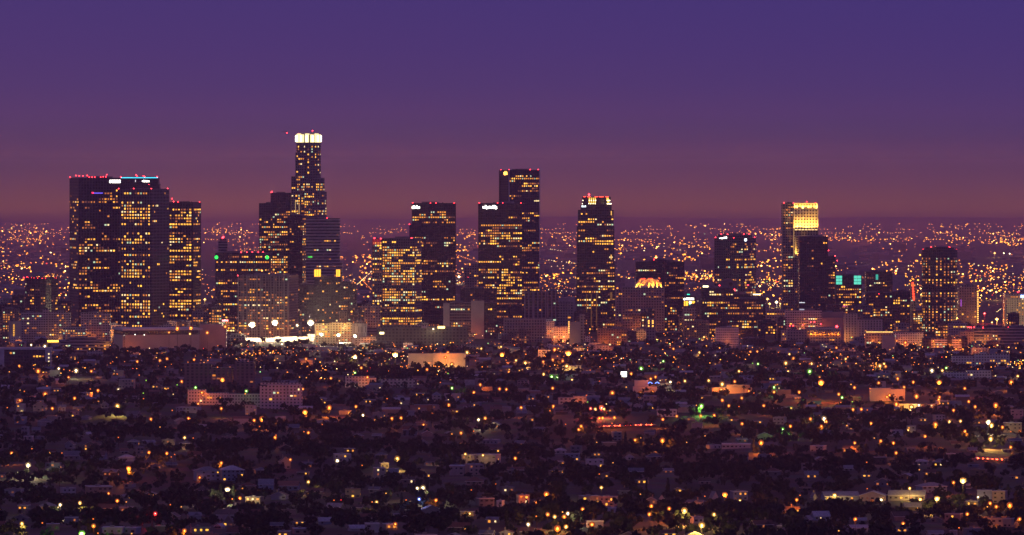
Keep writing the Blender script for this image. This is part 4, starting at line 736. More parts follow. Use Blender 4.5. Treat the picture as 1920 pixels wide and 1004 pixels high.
LHEAD = {}
LR = {1: .42, 2: .74, 3: 1.1, 4: 1.15, 5: 1.4, 6: 2.0}
def lamp_meshes(c, s):
    if (c, s) in LHEAD: return LHEAD[c, s]
    mb = MB(); r = LR[s]
    if s < 4:
        mb.ball((0, 0, 0), r * 1.5, GLARE[c], .95)
        if s > 1: mb.tube((0, -.5 * r, 0), (0, .5 * r, 0), r * 2.5, r * 2.5, HALO[c], 12); mb.face([(r * 2.5 * math.cos(t), -.5 * r, r * 2.5 * math.sin(t)) for t in [2 * math.pi * i / 12 for i in range(12)]], HALO[c])  # glowing disc in place of the halo
        for q in ((-1, 1) if s > 1 else ()): mb.ball((0, q * r * 1.25, -r * .05), r * .74, LAMPM[c], 1, 6)
        post = MB(); post.tube((0, 0, -8 - r), (0, 0, .3), .14, .09, M_POLE, 6); post.tube((0, 0, .3), (0, -.9, .55), .08, .07, M_POLE, 5)
    else:
        for i in range(3):
            for j in range(2): mb.box((i - 1.5) * r * .62 + .1, (i - .5) * r * .62 - .1, -.5, .1, (j - 1) * r * .75 + .08, j * r * .75 - .08, LAMPM[c])
        h = {4: 11, 5: 20, 6: 22}[s]
        disc = lambda q, y, m_: (mb.tube((0, y, 0), (0, y + .5, 0), q, q, m_, 14), mb.face([(q * math.cos(t), y, q * math.sin(t)) for t in [2 * math.pi * i / 14 for i in range(14)]], m_))
        disc(r * 1.25, .2, GLARE[c]); disc(r * 2.1, .75, HALO[c]); mb.octa((0, -.2, 0), r * .75, LAMPM[c])  # glowing discs drawn for glare and halo behind the bank
        post = MB(); post.tube((0, 1.5, -h), (0, 1.5, r * .8), .22, .14, M_POLE, 8)
        for j in range(2): post.box(-r, r, .1, .4, (j - .5) * r * .75 - .1, (j - .5) * r * .75 + .1, M_POLE)
    LHEAD[c, s] = (post.mesh('lamp_post'), mb.mesh('lamp_head'))
    return LHEAD[c, s]

ENERGY = {1: 0, 2: 1.5e4, 3: 6e4, 4: 1.8e5, 5: 3e5, 6: 5e5}
CNAME = dict(o='orange', y='yellow', w='white', g='green', r='red', b='blue')
SIZEW = {1: 'faint', 2: 'small', 3: 'bright', 4: 'very bright', 5: 'dazzling', 6: 'towering'}
FIXD = {(417, 712): -733, (332.5, 615.75): -660, (358, 615): -660, (317, 625.5): -660, (356.25, 628): -660, (388.75, 625.75): 8325, (422.5, 615): 8325, (450.5, 624): 8600, (472.5, 607.5): -641, (515, 603.75): -641, (582.5, 603.75): -641, (557.5, 612): 8690, (606.25, 610): 8690, (646.25, 610): 8690, (602.5, 626.25): 8420, (634.5, 627.5): 8420, (665.75, 629.25): 8380}
def lamp(px, py, c, s):
    h = 8 + LR[s] if s < 4 else {4: 11, 5: 20, 6: 22}[s]
    d = depth_at(px, py, h); wall = None; big = 0
    for (x0, x1, y0, y1, db, bg) in BLD:
        if x0 - 1 < px < x1 + 1 and y0 - 2 < py < y1 and db < d + 500 and (wall is None or db < wall): wall = db; big = bg
    k = min(max(d / 6000, .7), 1.15)
    if (px, py) in FIXD: d = FIXD[px, py]; d = d if d > 0 else depth_at(px, -d) - 42
    elif wall is not None: d = wall - (11 if big else 4 if s < 4 else 8)
    x, z = X(px, d), Z(py, d)
    post, head = lamp_meshes(c, s)
    kind = 'floodlight' if s > 3 else ('street_lamp' if s > 1 else 'porch_light')  # the faintest are small street lamps on posts
    root = put(kind, None, None, (x, d, z)); zs = max(z - gz(x, d), 1.5) / h
    put('lamp_post', post, root).scale = (k, k, zs)
    put('lamp_head', head, root, (0, -.95 * k if s < 4 else 0, .45 * zs if s < 4 else 0)).scale = (k, k, k)
    tag(root, None, kind.replace('_', ' '), {'f': 'floodlights on masts', 's': 'street lamps among the houses', 'p': 'small lights among the houses'}[kind[0]])
    auto(root, px, py, f'{SIZEW[s]} {CNAME[c]} {"mast floodlight" if s > 3 else ("street lamp" if s > 1 else "light")}', 'light' if s == 1 else 'lamp')
    e = ENERGY[s] * ((.05 if c == 'g' else .6 if big and s < 4 else .45 if big else .05) if wall is not None and (px, py) not in FIXD else (.1 if c == 'o' and (px, py) in FIXD else .3 if s > 3 and d < 6500 else 1))
    if e: point((0, -1.2 - (0 if s < 4 else .5), -LR[s] * 2.2 - .2), LAMPC[c], e, LR[s], root)
    w = 3 if s < 3 else 6
    obstacle(px - w, px + w, py - 2, d - .5)
    return d
# ------------------------------------------------------------------ houses
WALLS = dict(white=(.42, .40, .41), cream=(.40, .35, .28), grey=(.26, .25, .26), pink=(.40, .29, .27), tan=(.30, .23, .17), blue=(.24, .28, .36), dark=(.10, .085, .08))
ROOFS = dict(grey=(.16, .16, .18), brown=(.10, .07, .06), pale=(.28, .27, .30), red=(.16, .07, .05))
WM = {k: rough('stucco_' + k, tuple(.78 * q for q in v), .9, .18, .3) for k, v in WALLS.items()}
RM = {k: rough('shingle_' + k, v, .85, .3, .8) for k, v in ROOFS.items()}
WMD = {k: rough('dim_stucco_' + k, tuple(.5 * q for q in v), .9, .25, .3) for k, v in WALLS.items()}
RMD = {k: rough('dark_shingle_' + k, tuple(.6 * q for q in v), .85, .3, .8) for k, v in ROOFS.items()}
M_GLASS = rough('night_glass', (.02, .02, .025), .15, .2, .3, .5)
M_TRIM = rough('painted_trim', (.5, .48, .46), .7)
def house(px0, px1, yt, yb, typ, wc, rc, lit, look, short=None, d=None, rot=None, storeys=None, detail=True, dim=None):
    """a dwelling: walls, roof, glazed windows, a few of them lit; px columns, roof row and base row fix where and how big"""
    pc = (px0 + px1) / 2
    d = d or depth_at(pc, yb)
    w = (px1 - px0) * d / F; h = max((yb - yt) * d / F, 3.2); x = X(pc, d); zb = gz(x, d) - .4
    rot = U(-.35, .35) if rot is None else rot
    dep = min(max(w * U(.6, .9), 7), 14); w2 = max(w * .94 - dep * abs(math.sin(rot)) * .5, w * .6) / math.cos(rot)
    root = put('house', None, None, (x, d + dep / 2, zb), rot)
    tag(root, None, 'house', 'houses among the trees')
    rh = {'gx': min(h * .38, 3.4), 'gy': min(h * .42, 3.8), 'hip': min(h * .34, 3.0), 'flat': .5, 'frame': h * .72, 'double': min(h * .3, 2.6)}[typ]
    wh = h - rh; a, b = w2 / 2, dep / 2; mw, mr = (WM if dim is None else WMD)[wc], (RM if dim is None else RMD)[rc]
    mb = MB(); mb.box(-a, a, -b, b, -2.5, wh, mw)
    if typ in ('gx', 'frame'):      # gable faces the viewer
        mb.face([(-a, -b, wh), (a, -b, wh), (0, -b, wh + rh - .15)], mw); mb.face([(a, b, wh), (-a, b, wh), (0, b, wh + rh - .15)], mw)
    if typ in ('gy', 'double'):
        mb.face([(-a, b, wh), (-a, -b, wh), (-a, 0, wh + rh - .15)], mw); mb.face([(a, -b, wh), (a, b, wh), (a, 0, wh + rh - .15)], mw)
    mb.build('wall', root)
    rf = MB(); e, th = .55, .22
    def slab(p): 
        rf.face(p, mr); q = [(v[0], v[1], v[2] - th) for v in p]; rf.face(q[::-1], mr)
        for i in range(4): rf.face([p[i], q[i], q[(i + 1) % 4], p[(i + 1) % 4]], M_TRIM)
    if typ in ('gx', 'frame'):
        dz = rh / a * e
        slab([(-a - e, -b - e, wh - dz), (0, -b - e, wh + rh), (0, b + e, wh + rh), (-a - e, b + e, wh - dz)])
        slab([(0, -b - e, wh + rh), (a + e, -b - e, wh - dz), (a + e, b + e, wh - dz), (0, b + e, wh + rh)])
    elif typ in ('gy', 'double'):
        dz = rh / b * e
        slab([(-a - e, -b - e, wh - dz), (a + e, -b - e, wh - dz), (a + e, 0, wh + rh), (-a - e, 0, wh + rh)])
        slab([(-a - e, 0, wh + rh), (a + e, 0, wh + rh), (a + e, b + e, wh - dz), (-a - e, b + e, wh - dz)])
        if typ == 'double':          # cross gable
            g = a * .42; gx = a * U(-.4, .4)
            rf.face([(gx - g, -b - e - .1, wh + .02), (gx, -b - e - .1, wh + rh * .9), (gx, 0, wh + rh * .9), (gx - g, -b * .1, wh + .02)], mr)
            rf.face([(gx, -b - e - .1, wh + rh * .9), (gx + g, -b - e - .1, wh + .02), (gx + g, -b * .1, wh + .02), (gx, 0, wh + rh * .9)], mr)
            rf.face([(gx - g, -b - e, wh), (gx + g, -b - e, wh), (gx, -b - e, wh + rh * .86)], mw)
    elif typ == 'hip':
        A, Bq = a + e, b + e; r = max(A - Bq, A * .15)
        rf.face([(-A, -Bq, wh), (A, -Bq, wh), (r, 0, wh + rh), (-r, 0, wh + rh)], mr); rf.face([(A, Bq, wh), (-A, Bq, wh), (-r, 0, wh + rh), (r, 0, wh + rh)], mr)
        rf.face([(A, -Bq, wh), (A, Bq, wh), (r, 0, wh + rh)], mr); rf.face([(-A, Bq, wh), (-A, -Bq, wh), (-r, 0, wh + rh)], mr); rf.box(-A, A, -Bq, Bq, wh - .25, wh - .01, M_TRIM)
    else:
        rf.box(-a - .15, a + .15, -b - .15, b + .15, wh, wh + rh, M_TRIM if R() < .3 else mw, mr)
        rf.box(-a * .3, a * .1, -b * .2, b * .3, wh + rh, wh + rh + .8, M_PLANT)
    roof = rf.build('roof', root)
    if detail and typ != 'flat' and R() < .5:
        cb = MB(); cb.box(-.4, .4, -.4, .4, 0, rh * .5 + 1.6, WM['tan']); cb.build('chimney', roof, (a * U(-.5, .5), b * .3, wh + rh * .4))
    ns = storeys or max(1, min(4, round(wh / 3.1))); nb = max(2, int(w2 / 3.2)); cells = [(i, j) for i in range(nb) for j in range(ns)]
    random.shuffle(cells)
    sh = wh / ns
    for n, (i, j) in enumerate(cells):
        wx = -a + (i + .5) * 2 * a / nb; wz = (j + .55) * sh
        if n < lit:
            put('lit_window', pane_mesh(U(1.0, 1.7), U(1.0, 1.5), random.choices(range(5), (3.5, 3, 2.2, .5, .8))[0]), root, (wx, -b - .08, wz))
        elif R() < .75 and detail:
            put('window', DARKPANE[random.randrange(3)], root, (wx, -b - .05, wz))
    if lit and R() < .4:
        put('lit_window', pane_mesh(1.3, 1.2, random.choices(range(5), (3, 3, 2, .5, .8))[0]), root, (a + .05, U(-.4, .4) * b, U(.4, .6) * wh), math.pi / 2)
    obstacle(px0, px1, yt + (yb - yt) * (.55 if dim is None else dim), d)
    BLD.append((px0, px1, yt, yb + 2, d, 0))
    FOOT.append((x - w / 2 - 1, x + w / 2 + 1, d - 2, d + dep + 2))
    auto(root, pc, (yt + yb) / 2, look, 'house')
    if short: MARKS.append((pc, (yt + yb) / 2, short))
    return root
DARKPANE = []
for k in range(3):
    mb = MB(); mb.box(-.6 - .2 * k, .6 + .2 * k, -.04, .04, -.6, .6, M_GLASS); DARKPANE.append(mb.mesh('dark_pane'))
H = [  # columns, roof row, base row, form, wall, roof, lit windows, look, landmark phrase
 (624, 659, 851, 866, 'flat', 'white', 'pale', 2, 'long white flat-roofed house', 'the long white house'), (700, 722, 876, 901, 'flat', 'cream', 'pale', 2, 'stepped cream flat-roofed house', 'the stepped cream house'),
 (711, 729, 868, 880, 'flat', 'cream', 'grey', 0, 'small cream upper house', None), (728, 747, 878, 895, 'flat', 'blue', 'grey', 0, 'bluish flat-roofed house', None),
 (842, 872, 872, 892, 'flat', 'pink', 'pale', 0, 'wide pinkish terraced house', 'the terraced pink house'), (872, 906, 870, 891, 'flat', 'pink', 'pale', 1, 'pinkish house with big windows', None), (866, 889, 852, 870, 'flat', 'cream', 'grey', 1, 'lamp-lit cream house', None), (892, 938, 852, 872, 'flat', 'white', 'pale', 1, 'white flat-roofed hillside house', 'the white hillside house'),
 (484, 513, 898, 920, 'gy', 'blue', 'grey', 0, 'bluish house under trees', None), (520, 562, 902, 921, 'gy', 'blue', 'red', 1, 'long bluish house with red eaves', 'the long bluish house'),
 (508, 540, 922, 938, 'gx', 'grey', 'brown', 0, 'dim grey gabled house', None), (683, 712, 981, 1000, 'flat', 'white', 'pale', 0, 'pinkish white boxy house', 'the boxy white house'), (652, 684, 984, 997, 'gy', 'white', 'pale', 0, 'low white house', None), (718, 744, 982, 992, 'flat', 'cream', 'pale', 5, 'porch-lit orange house', 'the porch-lit house'),
 (596, 622, 970, 984, 'gy', 'blue', 'pale', 0, 'dim blue-roofed house', None), (548, 578, 990, 1003, 'flat', 'pink', 'pale', 0, 'low pink wall house', None), (790, 826, 947, 966, 'gx', 'grey', 'grey', 0, 'dim broad gabled house', None), (810, 827, 735, 757, 'hip', 'cream', 'grey', 1, 'small cream house, lit corner window', 'the small cream house'),
 (932, 945, 938, 957, 'flat', 'white', 'pale', 0, 'tall narrow white house', 'the narrow white house'), (864, 892, 958, 968, 'flat', 'tan', 'brown', 5, 'dark house, yellow-lit front', None), (112, 141, 915, 930, 'flat', 'white', 'pale', 0, 'plain white boxy house', 'the plain white house'), (158, 210, 911, 930, 'flat', 'tan', 'grey', 0, 'long tan house, dark windows', None),
 (362, 412, 876, 903, 'hip', 'blue', 'grey', 1, 'broad bluish-roofed house', 'the broad bluish house'), (410, 457, 874, 903, 'hip', 'blue', 'pale', 2, 'pale-roofed lit house', None), (402, 447, 955, 976, 'gy', 'white', 'brown', 0, 'white house, dark roof', None), (416, 440, 965, 986, 'frame', 'tan', 'brown', 2, 'steep dark-roofed house', 'the steep-roofed house'),
 (404, 420, 981, 992, 'gx', 'white', 'pale', 0, 'small white gabled house', None), (312, 336, 960, 976, 'gx', 'tan', 'brown', 0, 'tan gabled house', None), (350, 377, 960, 976, 'double', 'grey', 'grey', 0, 'grey cross-gabled house', None), (27, 52, 964, 978, 'gx', 'grey', 'brown', 0, 'dim grey gabled house', None), (85, 112, 982, 996, 'flat', 'tan', 'pale', 0, 'low lamp-lit tan house', None), (190, 232, 989, 1003, 'flat', 'white', 'pale', 0, 'long white windowed house', 'the long windowed house'), (232, 262, 989, 1002, 'flat', 'blue', 'pale', 0, 'pale bluish house', None),
 (222, 252, 852, 866, 'hip', 'blue', 'pale', 0, 'small blue-roofed house', None), (254, 269, 838, 851, 'flat', 'pink', 'grey', 1, 'small pinkish house', 'the small pinkish house'), (224, 240, 840, 852, 'gy', 'tan', 'red', 0, 'orange-tinted small house', None), (40, 54, 800, 820, 'flat', 'grey', 'grey', 0, 'dim two-storey house', None), (60, 76, 801, 812, 'gy', 'grey', 'grey', 0, 'dim low house', None), (44, 62, 817, 836, 'flat', 'pink', 'grey', 0, 'dim pinkish house', 'the dim pinkish house'), (122, 140, 826, 842, 'gx', 'grey', 'brown', 0, 'dim white-gabled house', None), (160, 170, 810, 817, 'gy', 'white', 'pale', 0, 'tiny white house', None),
 (31, 47, 757, 773, 'flat', 'white', 'pale', 2, 'white cube house, orange window', 'the white cube house'), (27, 41, 748, 757, 'flat', 'white', 'pale', 0, 'white upper cube house', None), (62, 87, 754, 772, 'gx', 'cream', 'brown', 1, 'cream broad-gabled house', 'the cream gabled house'), (108, 123, 759, 772, 'double', 'white', 'grey', 0, 'white cross-gabled house', None), (132, 148, 767, 782, 'hip', 'pink', 'brown', 1, 'dim pink hipped house', None), (189, 203, 753, 766, 'gx', 'grey', 'grey', 0, 'pale round-topped small house', None), (222, 253, 711, 734, 'flat', 'cream', 'grey', 2, 'stepped cream villa', 'the stepped cream villa'), (284, 304, 718, 732, 'gx', 'tan', 'brown', 2, 'tan lit house', None), (149, 172, 736, 748, 'flat', 'pink', 'grey', 3, 'pink lit flat house', None),
 (330, 376, 764, 775, 'flat', 'blue', 'pale', 0, 'long dim bluish house', 'the long dim house'), (460, 480, 760, 780, 'flat', 'white', 'grey', 3, 'white lit corner house', None), (1295, 1318, 968, 982, 'flat', 'white', 'pale', 0, 'bare white gable house', 'the bare white house'), (1331, 1346, 921, 938, 'frame', 'white', 'grey', 0, 'steep white gable house', 'the steep white gable'), (1370, 1402, 921, 939, 'flat', 'blue', 'grey', 3, 'bluish flat house, lit windows', 'the bluish flat house'), (1085, 1125, 930, 947, 'flat', 'tan', 'grey', 5, 'wide house, lit balcony', 'the lit balcony house'), (1125, 1157, 930, 950, 'flat', 'pink', 'grey', 2, 'pink flat house', None),
 (1098, 1132, 976, 990, 'flat', 'pink', 'red', 0, 'red-orange lit garage house', 'the red-orange garage'), (1132, 1156, 951, 962, 'flat', 'white', 'pale', 0, 'white-framed low house', None), (1040, 1062, 840, 852, 'hip', 'white', 'pale', 0, 'white low house', None), (1098, 1132, 861, 877, 'flat', 'white', 'pale', 1, 'white house, orange side', 'the white roadside house'), (1174, 1188, 852, 863, 'gx', 'white', 'grey', 0, 'tiny white gabled house', None), (1058, 1088, 850, 864, 'flat', 'blue', 'pale', 1, 'bluish lit house', None), (1070, 1092, 836, 850, 'flat', 'grey', 'grey', 0, 'plain grey house', None), (1147, 1165, 810, 828, 'flat', 'grey', 'grey', 0, 'grey two-storey house', None),
 (968, 992, 928, 946, 'flat', 'pink', 'grey', 2, 'pinkish lit house', None), (1210, 1232, 932, 946, 'gx', 'tan', 'brown', 1, 'tan gabled house, lit', None), (1236, 1246, 928, 944, 'gx', 'white', 'brown', 0, 'narrow white gable', None), (1325, 1352, 834, 842, 'flat', 'white', 'pale', 0, 'low white house', None), (1352, 1410, 832, 842, 'flat', 'white', 'pale', 0, 'long low white row house', 'the long white row'),
 (1540, 1612, 922, 940, 'gy', 'blue', 'grey', 3, 'long blue-roofed house, yellow windows', 'the long blue roof'), (1612, 1665, 921, 941, 'gx', 'pink', 'grey', 2, 'broad pink gabled house', 'the broad pink gable'), (1665, 1740, 920, 940, 'gy', 'grey', 'grey', 2, 'long grey-roofed house', None), (1720, 1775, 905, 924, 'hip', 'blue', 'grey', 0, 'dim bluish hipped house', None), (1832, 1862, 919, 938, 'flat', 'white', 'grey', 0, 'long white villa', None), (1861, 1890, 920, 944, 'flat', 'pink', 'pale', 0, 'white villa, arched front', 'the white villa'), (1812, 1824, 908, 918, 'flat', 'white', 'pale', 0, 'small white house', None),
 (1852, 1880, 971, 991, 'flat', 'cream', 'brown', 0, 'orange-lit boxy flats', 'the orange boxy flats'), (1882, 1902, 972, 990, 'flat', 'cream', 'brown', 0, 'cream boxy flats', None), (1522, 1556, 958, 977, 'gy', 'blue', 'pale', 0, 'blue-roofed house', 'the blue-roofed house'), (1508, 1522, 966, 980, 'gx', 'grey', 'grey', 0, 'dim grey gable', None), (1606, 1626, 970, 980, 'gy', 'cream', 'pale', 0, 'cream-roofed house', None), (1590, 1628, 984, 996, 'gy', 'blue', 'pale', 0, 'pale blue-roofed house', None), (1458, 1472, 984, 996, 'flat', 'grey', 'grey', 0, 'small dim cube house', None), (1738, 1770, 994, 1006, 'gy', 'blue', 'grey', 0, 'dim blue roof', None), (1780, 1796, 994, 1006, 'flat', 'pink', 'pale', 0, 'pink boxy house', None),
 (1522, 1530, 924, 940, 'gx', 'grey', 'grey', 0, 'narrow dim house', None), (1700, 1718, 798, 812, 'flat', 'white', 'grey', 1, 'white boxy house', 'the white boxy house'), (1670, 1694, 806, 818, 'flat', 'white', 'grey', 0, 'white wide house', None), (1582, 1600, 794, 806, 'flat', 'pink', 'grey', 2, 'pink lit house', None), (1712, 1742, 861, 872, 'hip', 'grey', 'pale', 0, 'dim pale hipped house', None), (1582, 1600, 872, 884, 'gy', 'grey', 'grey', 0, 'dim grey house', None), (1884, 1915, 792, 812, 'flat', 'tan', 'grey', 0, 'arcaded tan house', 'the arcaded tan house'), (1895, 1920, 768, 786, 'flat', 'pink', 'red', 0, 'plain pink wall house', 'the plain pink wall'), (1600, 1618, 739, 754, 'hip', 'tan', 'brown', 0, 'tan hipped house', 'the tan hipped house'), (1450, 1475, 782, 796, 'flat', 'grey', 'pale', 0, 'grey flat house', None), (1520, 1550, 836, 848, 'flat', 'grey', 'pale', 0, 'dim pale house', None), (1750, 1772, 778, 790, 'flat', 'white', 'pale', 0, 'pale blue-lit house', None), (1330, 1352, 705, 716, 'flat', 'pink', 'grey', 0, 'small pinkish flats', 'the small pinkish flats'), (1185, 1205, 756, 768, 'gx', 'white', 'grey', 0, 'white house by dark tree', None), (1205, 1232, 742, 756, 'flat', 'pink', 'pale', 1, 'pinkish flat house', None), (970, 992, 709, 722, 'hip', 'pink', 'brown', 0, 'pink hipped house', 'the pink hipped house'), (780, 800, 788, 798, 'hip', 'pink', 'red', 0, 'dim pink house', None), (905, 938, 825, 834, 'flat', 'grey', 'pale', 0, 'dim grey long house', None), (785, 803, 824, 838, 'gx', 'grey', 'grey', 0, 'dim tall gabled house', 'the dim tall gable'), (522, 545, 856, 880, 'gx', 'grey', 'brown', 0, 'dim gabled house', None)]
MARKS += [(1160, 802, 'the red car queue'), (1858, 862, 'the right-hand car queue'), (632, 865, 'the white floodlight'), (1806, 901, 'the yellow floodlight'), (1538, 717, 'the great orange floodlight'), (153, 1000, 'the green floodlight'), (416, 712, 'the roadside orange floodlight'), (1170, 702, 'the blank white billboard'), (241, 878, 'the lone orange floodlight')]
for r in H: house(*r[:8], r[8], r[9])
HAND = len(H)
LOOKW = dict(flat='flat-roofed', gx='gabled', gy='ridge-roofed', hip='hip-roofed', double='cross-gabled', frame='steep')
occ = [(r[0], r[1], r[2], r[3]) for r in H]
DARKS = [(1330, 875, 150, 34), (170, 850, 95, 55), (90, 880, 100, 40), (720, 838, 170, 26), (1500, 880, 120, 36), (1700, 890, 150, 26), (620, 940, 80, 30), (330, 840, 90, 18), (240, 700, 140, 22), (1140, 905, 130, 20), (1640, 960, 150, 18), (60, 715, 90, 30), (620, 800, 120, 20)]
tries = 0
while HAND < 300 and tries < 6000:
    tries += 1
    py = 690 + 330 * R() ** .85; px = U(-10, 1930)
    wpx = U(9, 17) * 4800 / max(depth_at(px, py), 3500) * 1.9
    hpx = wpx * U(.38, .62)
    if any(px - wpx / 2 < b + 2 and px + wpx / 2 > a - 2 and py - hpx < d_ and py > c_ for a, b, c_, d_ in occ): continue
    if any(abs(px - a) < wpx / 2 + 2 and -3 < b - (py - hpx) < hpx + 4 for a, b, _, s_ in LAMPLIST): continue
    dd = depth_at(px, py)
    if any(a < X(px, dd) < b and c - 15 < dd < e + 5 for a, b, c, e in FOOT): continue
    if py < 735 and R() < .4: continue
    typ = random.choice(['flat', 'flat', 'gx', 'gy', 'gy', 'hip', 'double']); wc = random.choice(list(WALLS)); rc = random.choice(list(ROOFS)); lit = random.choices([0, 1, 2, 3, 4], [4.5, 3, 1.6, .8, .4])[0]
    occ.append((px - wpx / 2, px + wpx / 2, py - hpx, py))
    lw = 'unlit' if lit == 0 else ('one window lit' if lit == 1 else 'several windows lit')
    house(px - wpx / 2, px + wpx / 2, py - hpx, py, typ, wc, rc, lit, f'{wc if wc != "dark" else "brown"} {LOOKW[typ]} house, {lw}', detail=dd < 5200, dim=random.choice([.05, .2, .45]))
    HAND += 1

for px, py, c, s in LAMPLIST: lamp(px, py, c, s)
# ------------------------------------------------------------------ roads with queued cars
def road(pts, w, name='road'):
    mb = MB(); n = 24; P = []
    for i in range(n + 1):
        t = i / n * (len(pts) - 1); k = min(int(t), len(pts) - 2); f = t - k
        P.append((pts[k][0] + (pts[k + 1][0] - pts[k][0]) * f, pts[k][1] + (pts[k + 1][1] - pts[k][1]) * f))
    q = []
    for i, (x, y) in enumerate(P):
        a, b = P[max(i - 1, 0)], P[min(i + 1, n)]; l = math.hypot(b[0] - a[0], b[1] - a[1]); nx, ny = -(b[1] - a[1]) / l, (b[0] - a[0]) / l
        q.append(((x + nx * w / 2, y + ny * w / 2, gz(x, y) + .9), (x - nx * w / 2, y - ny * w / 2, gz(x, y) + .9)))
    for i in range(n): mb.face([q[i][0], q[i][1], q[i + 1][1], q[i + 1][0]][::-1], M_ROAD)
    tag(mb.build(name), kind='structure'); return P
CARCOL = [(.35, .35, .36), (.05, .05, .055), (.2, .03, .03), (.06, .09, .16), (.45, .43, .4), (.12, .12, .12)]
CARN = ['silver', 'black', 'dark red', 'dark blue', 'pale beige', 'charcoal']
CARM = [rough('car_paint_' + n.replace(' ', '_'), c, .3, .05, .5, .5) for c, n in zip(CARCOL, CARN)]
M_TYRE = rough('tyre_rubber', (.015, .015, .015)); M_TAIL = emit('tail_light_glow', (1, .07, .02), 26)
def car_parts(k):
    mb = MB(); pr = [(-2.2, .35), (2.15, .35), (2.25, .75), (1.3, .92), (.75, 1.42), (-1.0, 1.45), (-1.75, .98), (-2.25, .9)]; n = len(pr)
    for s in (-1, 1): mb.face([(x, s * (.86 - (.12 if z > 1 else 0)), z) for x, z in (pr if s < 0 else pr[::-1])], CARM[k])
    for i in range(n):
        a, b = pr[i], pr[(i + 1) % n]; wa, wb = .86 - (.12 if a[1] > 1 else 0), .86 - (.12 if b[1] > 1 else 0)
        mb.face([(a[0], -wa, a[1]), (a[0], wa, a[1]), (b[0], wb, b[1]), (b[0], -wb, b[1])][::-1], M_GLASS if (a[1] > 1) != (b[1] > 1) else CARM[k])
    body = mb.mesh('car_body')
    mb = MB(); mb.tube((0, -.12, 0), (0, .12, 0), .34, .34, M_TYRE, 10); wheel = mb.mesh('wheel')
    mb = MB(); mb.box(-.28, .3, -.34, .34, -.2, .28, M_TAIL); tail = mb.mesh('tail_light')
    return body, wheel, tail
def queue(px0, py0, px1, py1, where, n):
    d0, d1 = depth_at(px0, py0, 1), depth_at(px1, py1, 1)
    pts = [(X(px0 - (px1 - px0) * .25, d0), d0 - (d1 - d0) * .25), (X(px0, d0), d0), (X(px1, d1), d1), (X(px1 + (px1 - px0) * .25, d1), d1 + (d1 - d0) * .25)]
    road(pts, 11)
    ang = math.atan2(d1 - d0, pts[2][0] - pts[1][0])
    for i in range(n):
        f = (i + .5) / n; x, y = pts[1][0] + (pts[2][0] - pts[1][0]) * f, d0 + (d1 - d0) * f
        k = (i * 5 + (0 if px0 < 1500 else 3)) % 6; body, wheel, tail = car_parts(k)
        root = put('car', None, None, (x, y - 2, gz(x, y - 2) + .95), ang)
        tag(root, f'{CARN[k]} car with red tail lights, {["first", "second", "third", "fourth", "fifth", "sixth", "seventh", "eighth", "ninth", "tenth"][i]} from the left in {where}', 'car', 'cars queueing on the dark roads')
        put('body', body, root)
        for wx in (-1.4, 1.4):
            for wy in (-.8, .8): put('wheel', wheel, root, (wx, wy, .34))
        for wy in (-.66, .66): put('tail_light', tail, root, (-2.2, wy, .8))
        if i % 2: point((-2.9, -1.2, .9), (1, .06, .02), 1500, .3, root)
    obstacle(min(px0, px1), max(px0, px1), max(py0, py1) - 1.5, min(d0, d1) - 4)
queue(1132, 801.5, 1231, 798.5, 'the long queue', 10)
queue(1826, 860.5, 1888, 864.5, 'the short queue', 7)

# billboard
d = depth_at(1170, 716)
root = put('billboard', None, None, (X(1170, d), d, gz(X(1170, d), d))); tag(root, 'blank glowing white billboard on a post', 'billboard')
zb = root.location.z; mb = MB(); mb.box(X(1164.3, d) - X(1170, d), X(1175, d) - X(1170, d), -.3, .3, Z(707, d) - zb, Z(697.3, d) - zb, emit('sign_face', (1, .93, .85), 5)); mb.build('panel', root)
mb = MB(); mb.tube((0, .5, -1), (0, .5, Z(698, d) - zb), .35, .3, M_METAL); mb.build('post', root); obstacle(1162, 1177, 698, d)
# neon chevrons over the shop
d = depth_at(1225, 736)
for i, x in enumerate((1219, 1232)):
    mb = MB(); e = emit('neon_blue', (.12, .25, 1), 5); w = 4 * d / F
    for s in (-1, 1): mb.tube((s * w, 0, 0), (0, 0, w * .6), .3, .3, e, 6)
    mb.tube((0, .2, -(Z(719, d) - gz(X(x, d), d))), (0, .2, 0), .2, .15, M_METAL, 6)
    o = mb.build('neon_sign', None, (X(x, d), d - 3, Z(719, d))); tag(o, ['blue neon chevron left of the yellow lamp by the orange-roofed shop', 'blue neon chevron right of the yellow lamp by the orange-roofed shop'][i], 'sign'); obstacle(x - 4, x + 4, 717, d)
# aircraft with a red light left of the crown
root = put('helicopter', None, None, (X(538, 9700), 9700, Z(248, 9700))); tag(root, 'tiny helicopter with a red light, hovering left of the white crown', 'helicopter')
mb = MB(); mk = rough('dark_paint', (.05, .05, .055)); mb.tube((-2.2, 0, 0), (0, 0, .1), .3, .9, mk, 8); mb.tube((0, 0, .1), (1.8, 0, -.1), .9, .3, mk, 8); mb.tube((-8, 0, .3), (-2, 0, .1), .12, .3, mk, 6); mb.box(-8.2, -7.6, -.05, .05, .2, 1.4, mk); mb.build('body', root)
mb = MB(); mb.tube((0, 0, .8), (0, 0, 1.5), .1, .1, mk); mb.box(-5, 5, -.15, .15, 1.5, 1.56, mk); mb.box(-.15, .15, -5, 5, 1.57, 1.63, mk); mb.build('rotor', root)
mb = MB(); mb.octa((0, 0, -1.2), .9, RED); mb.build('light', root)

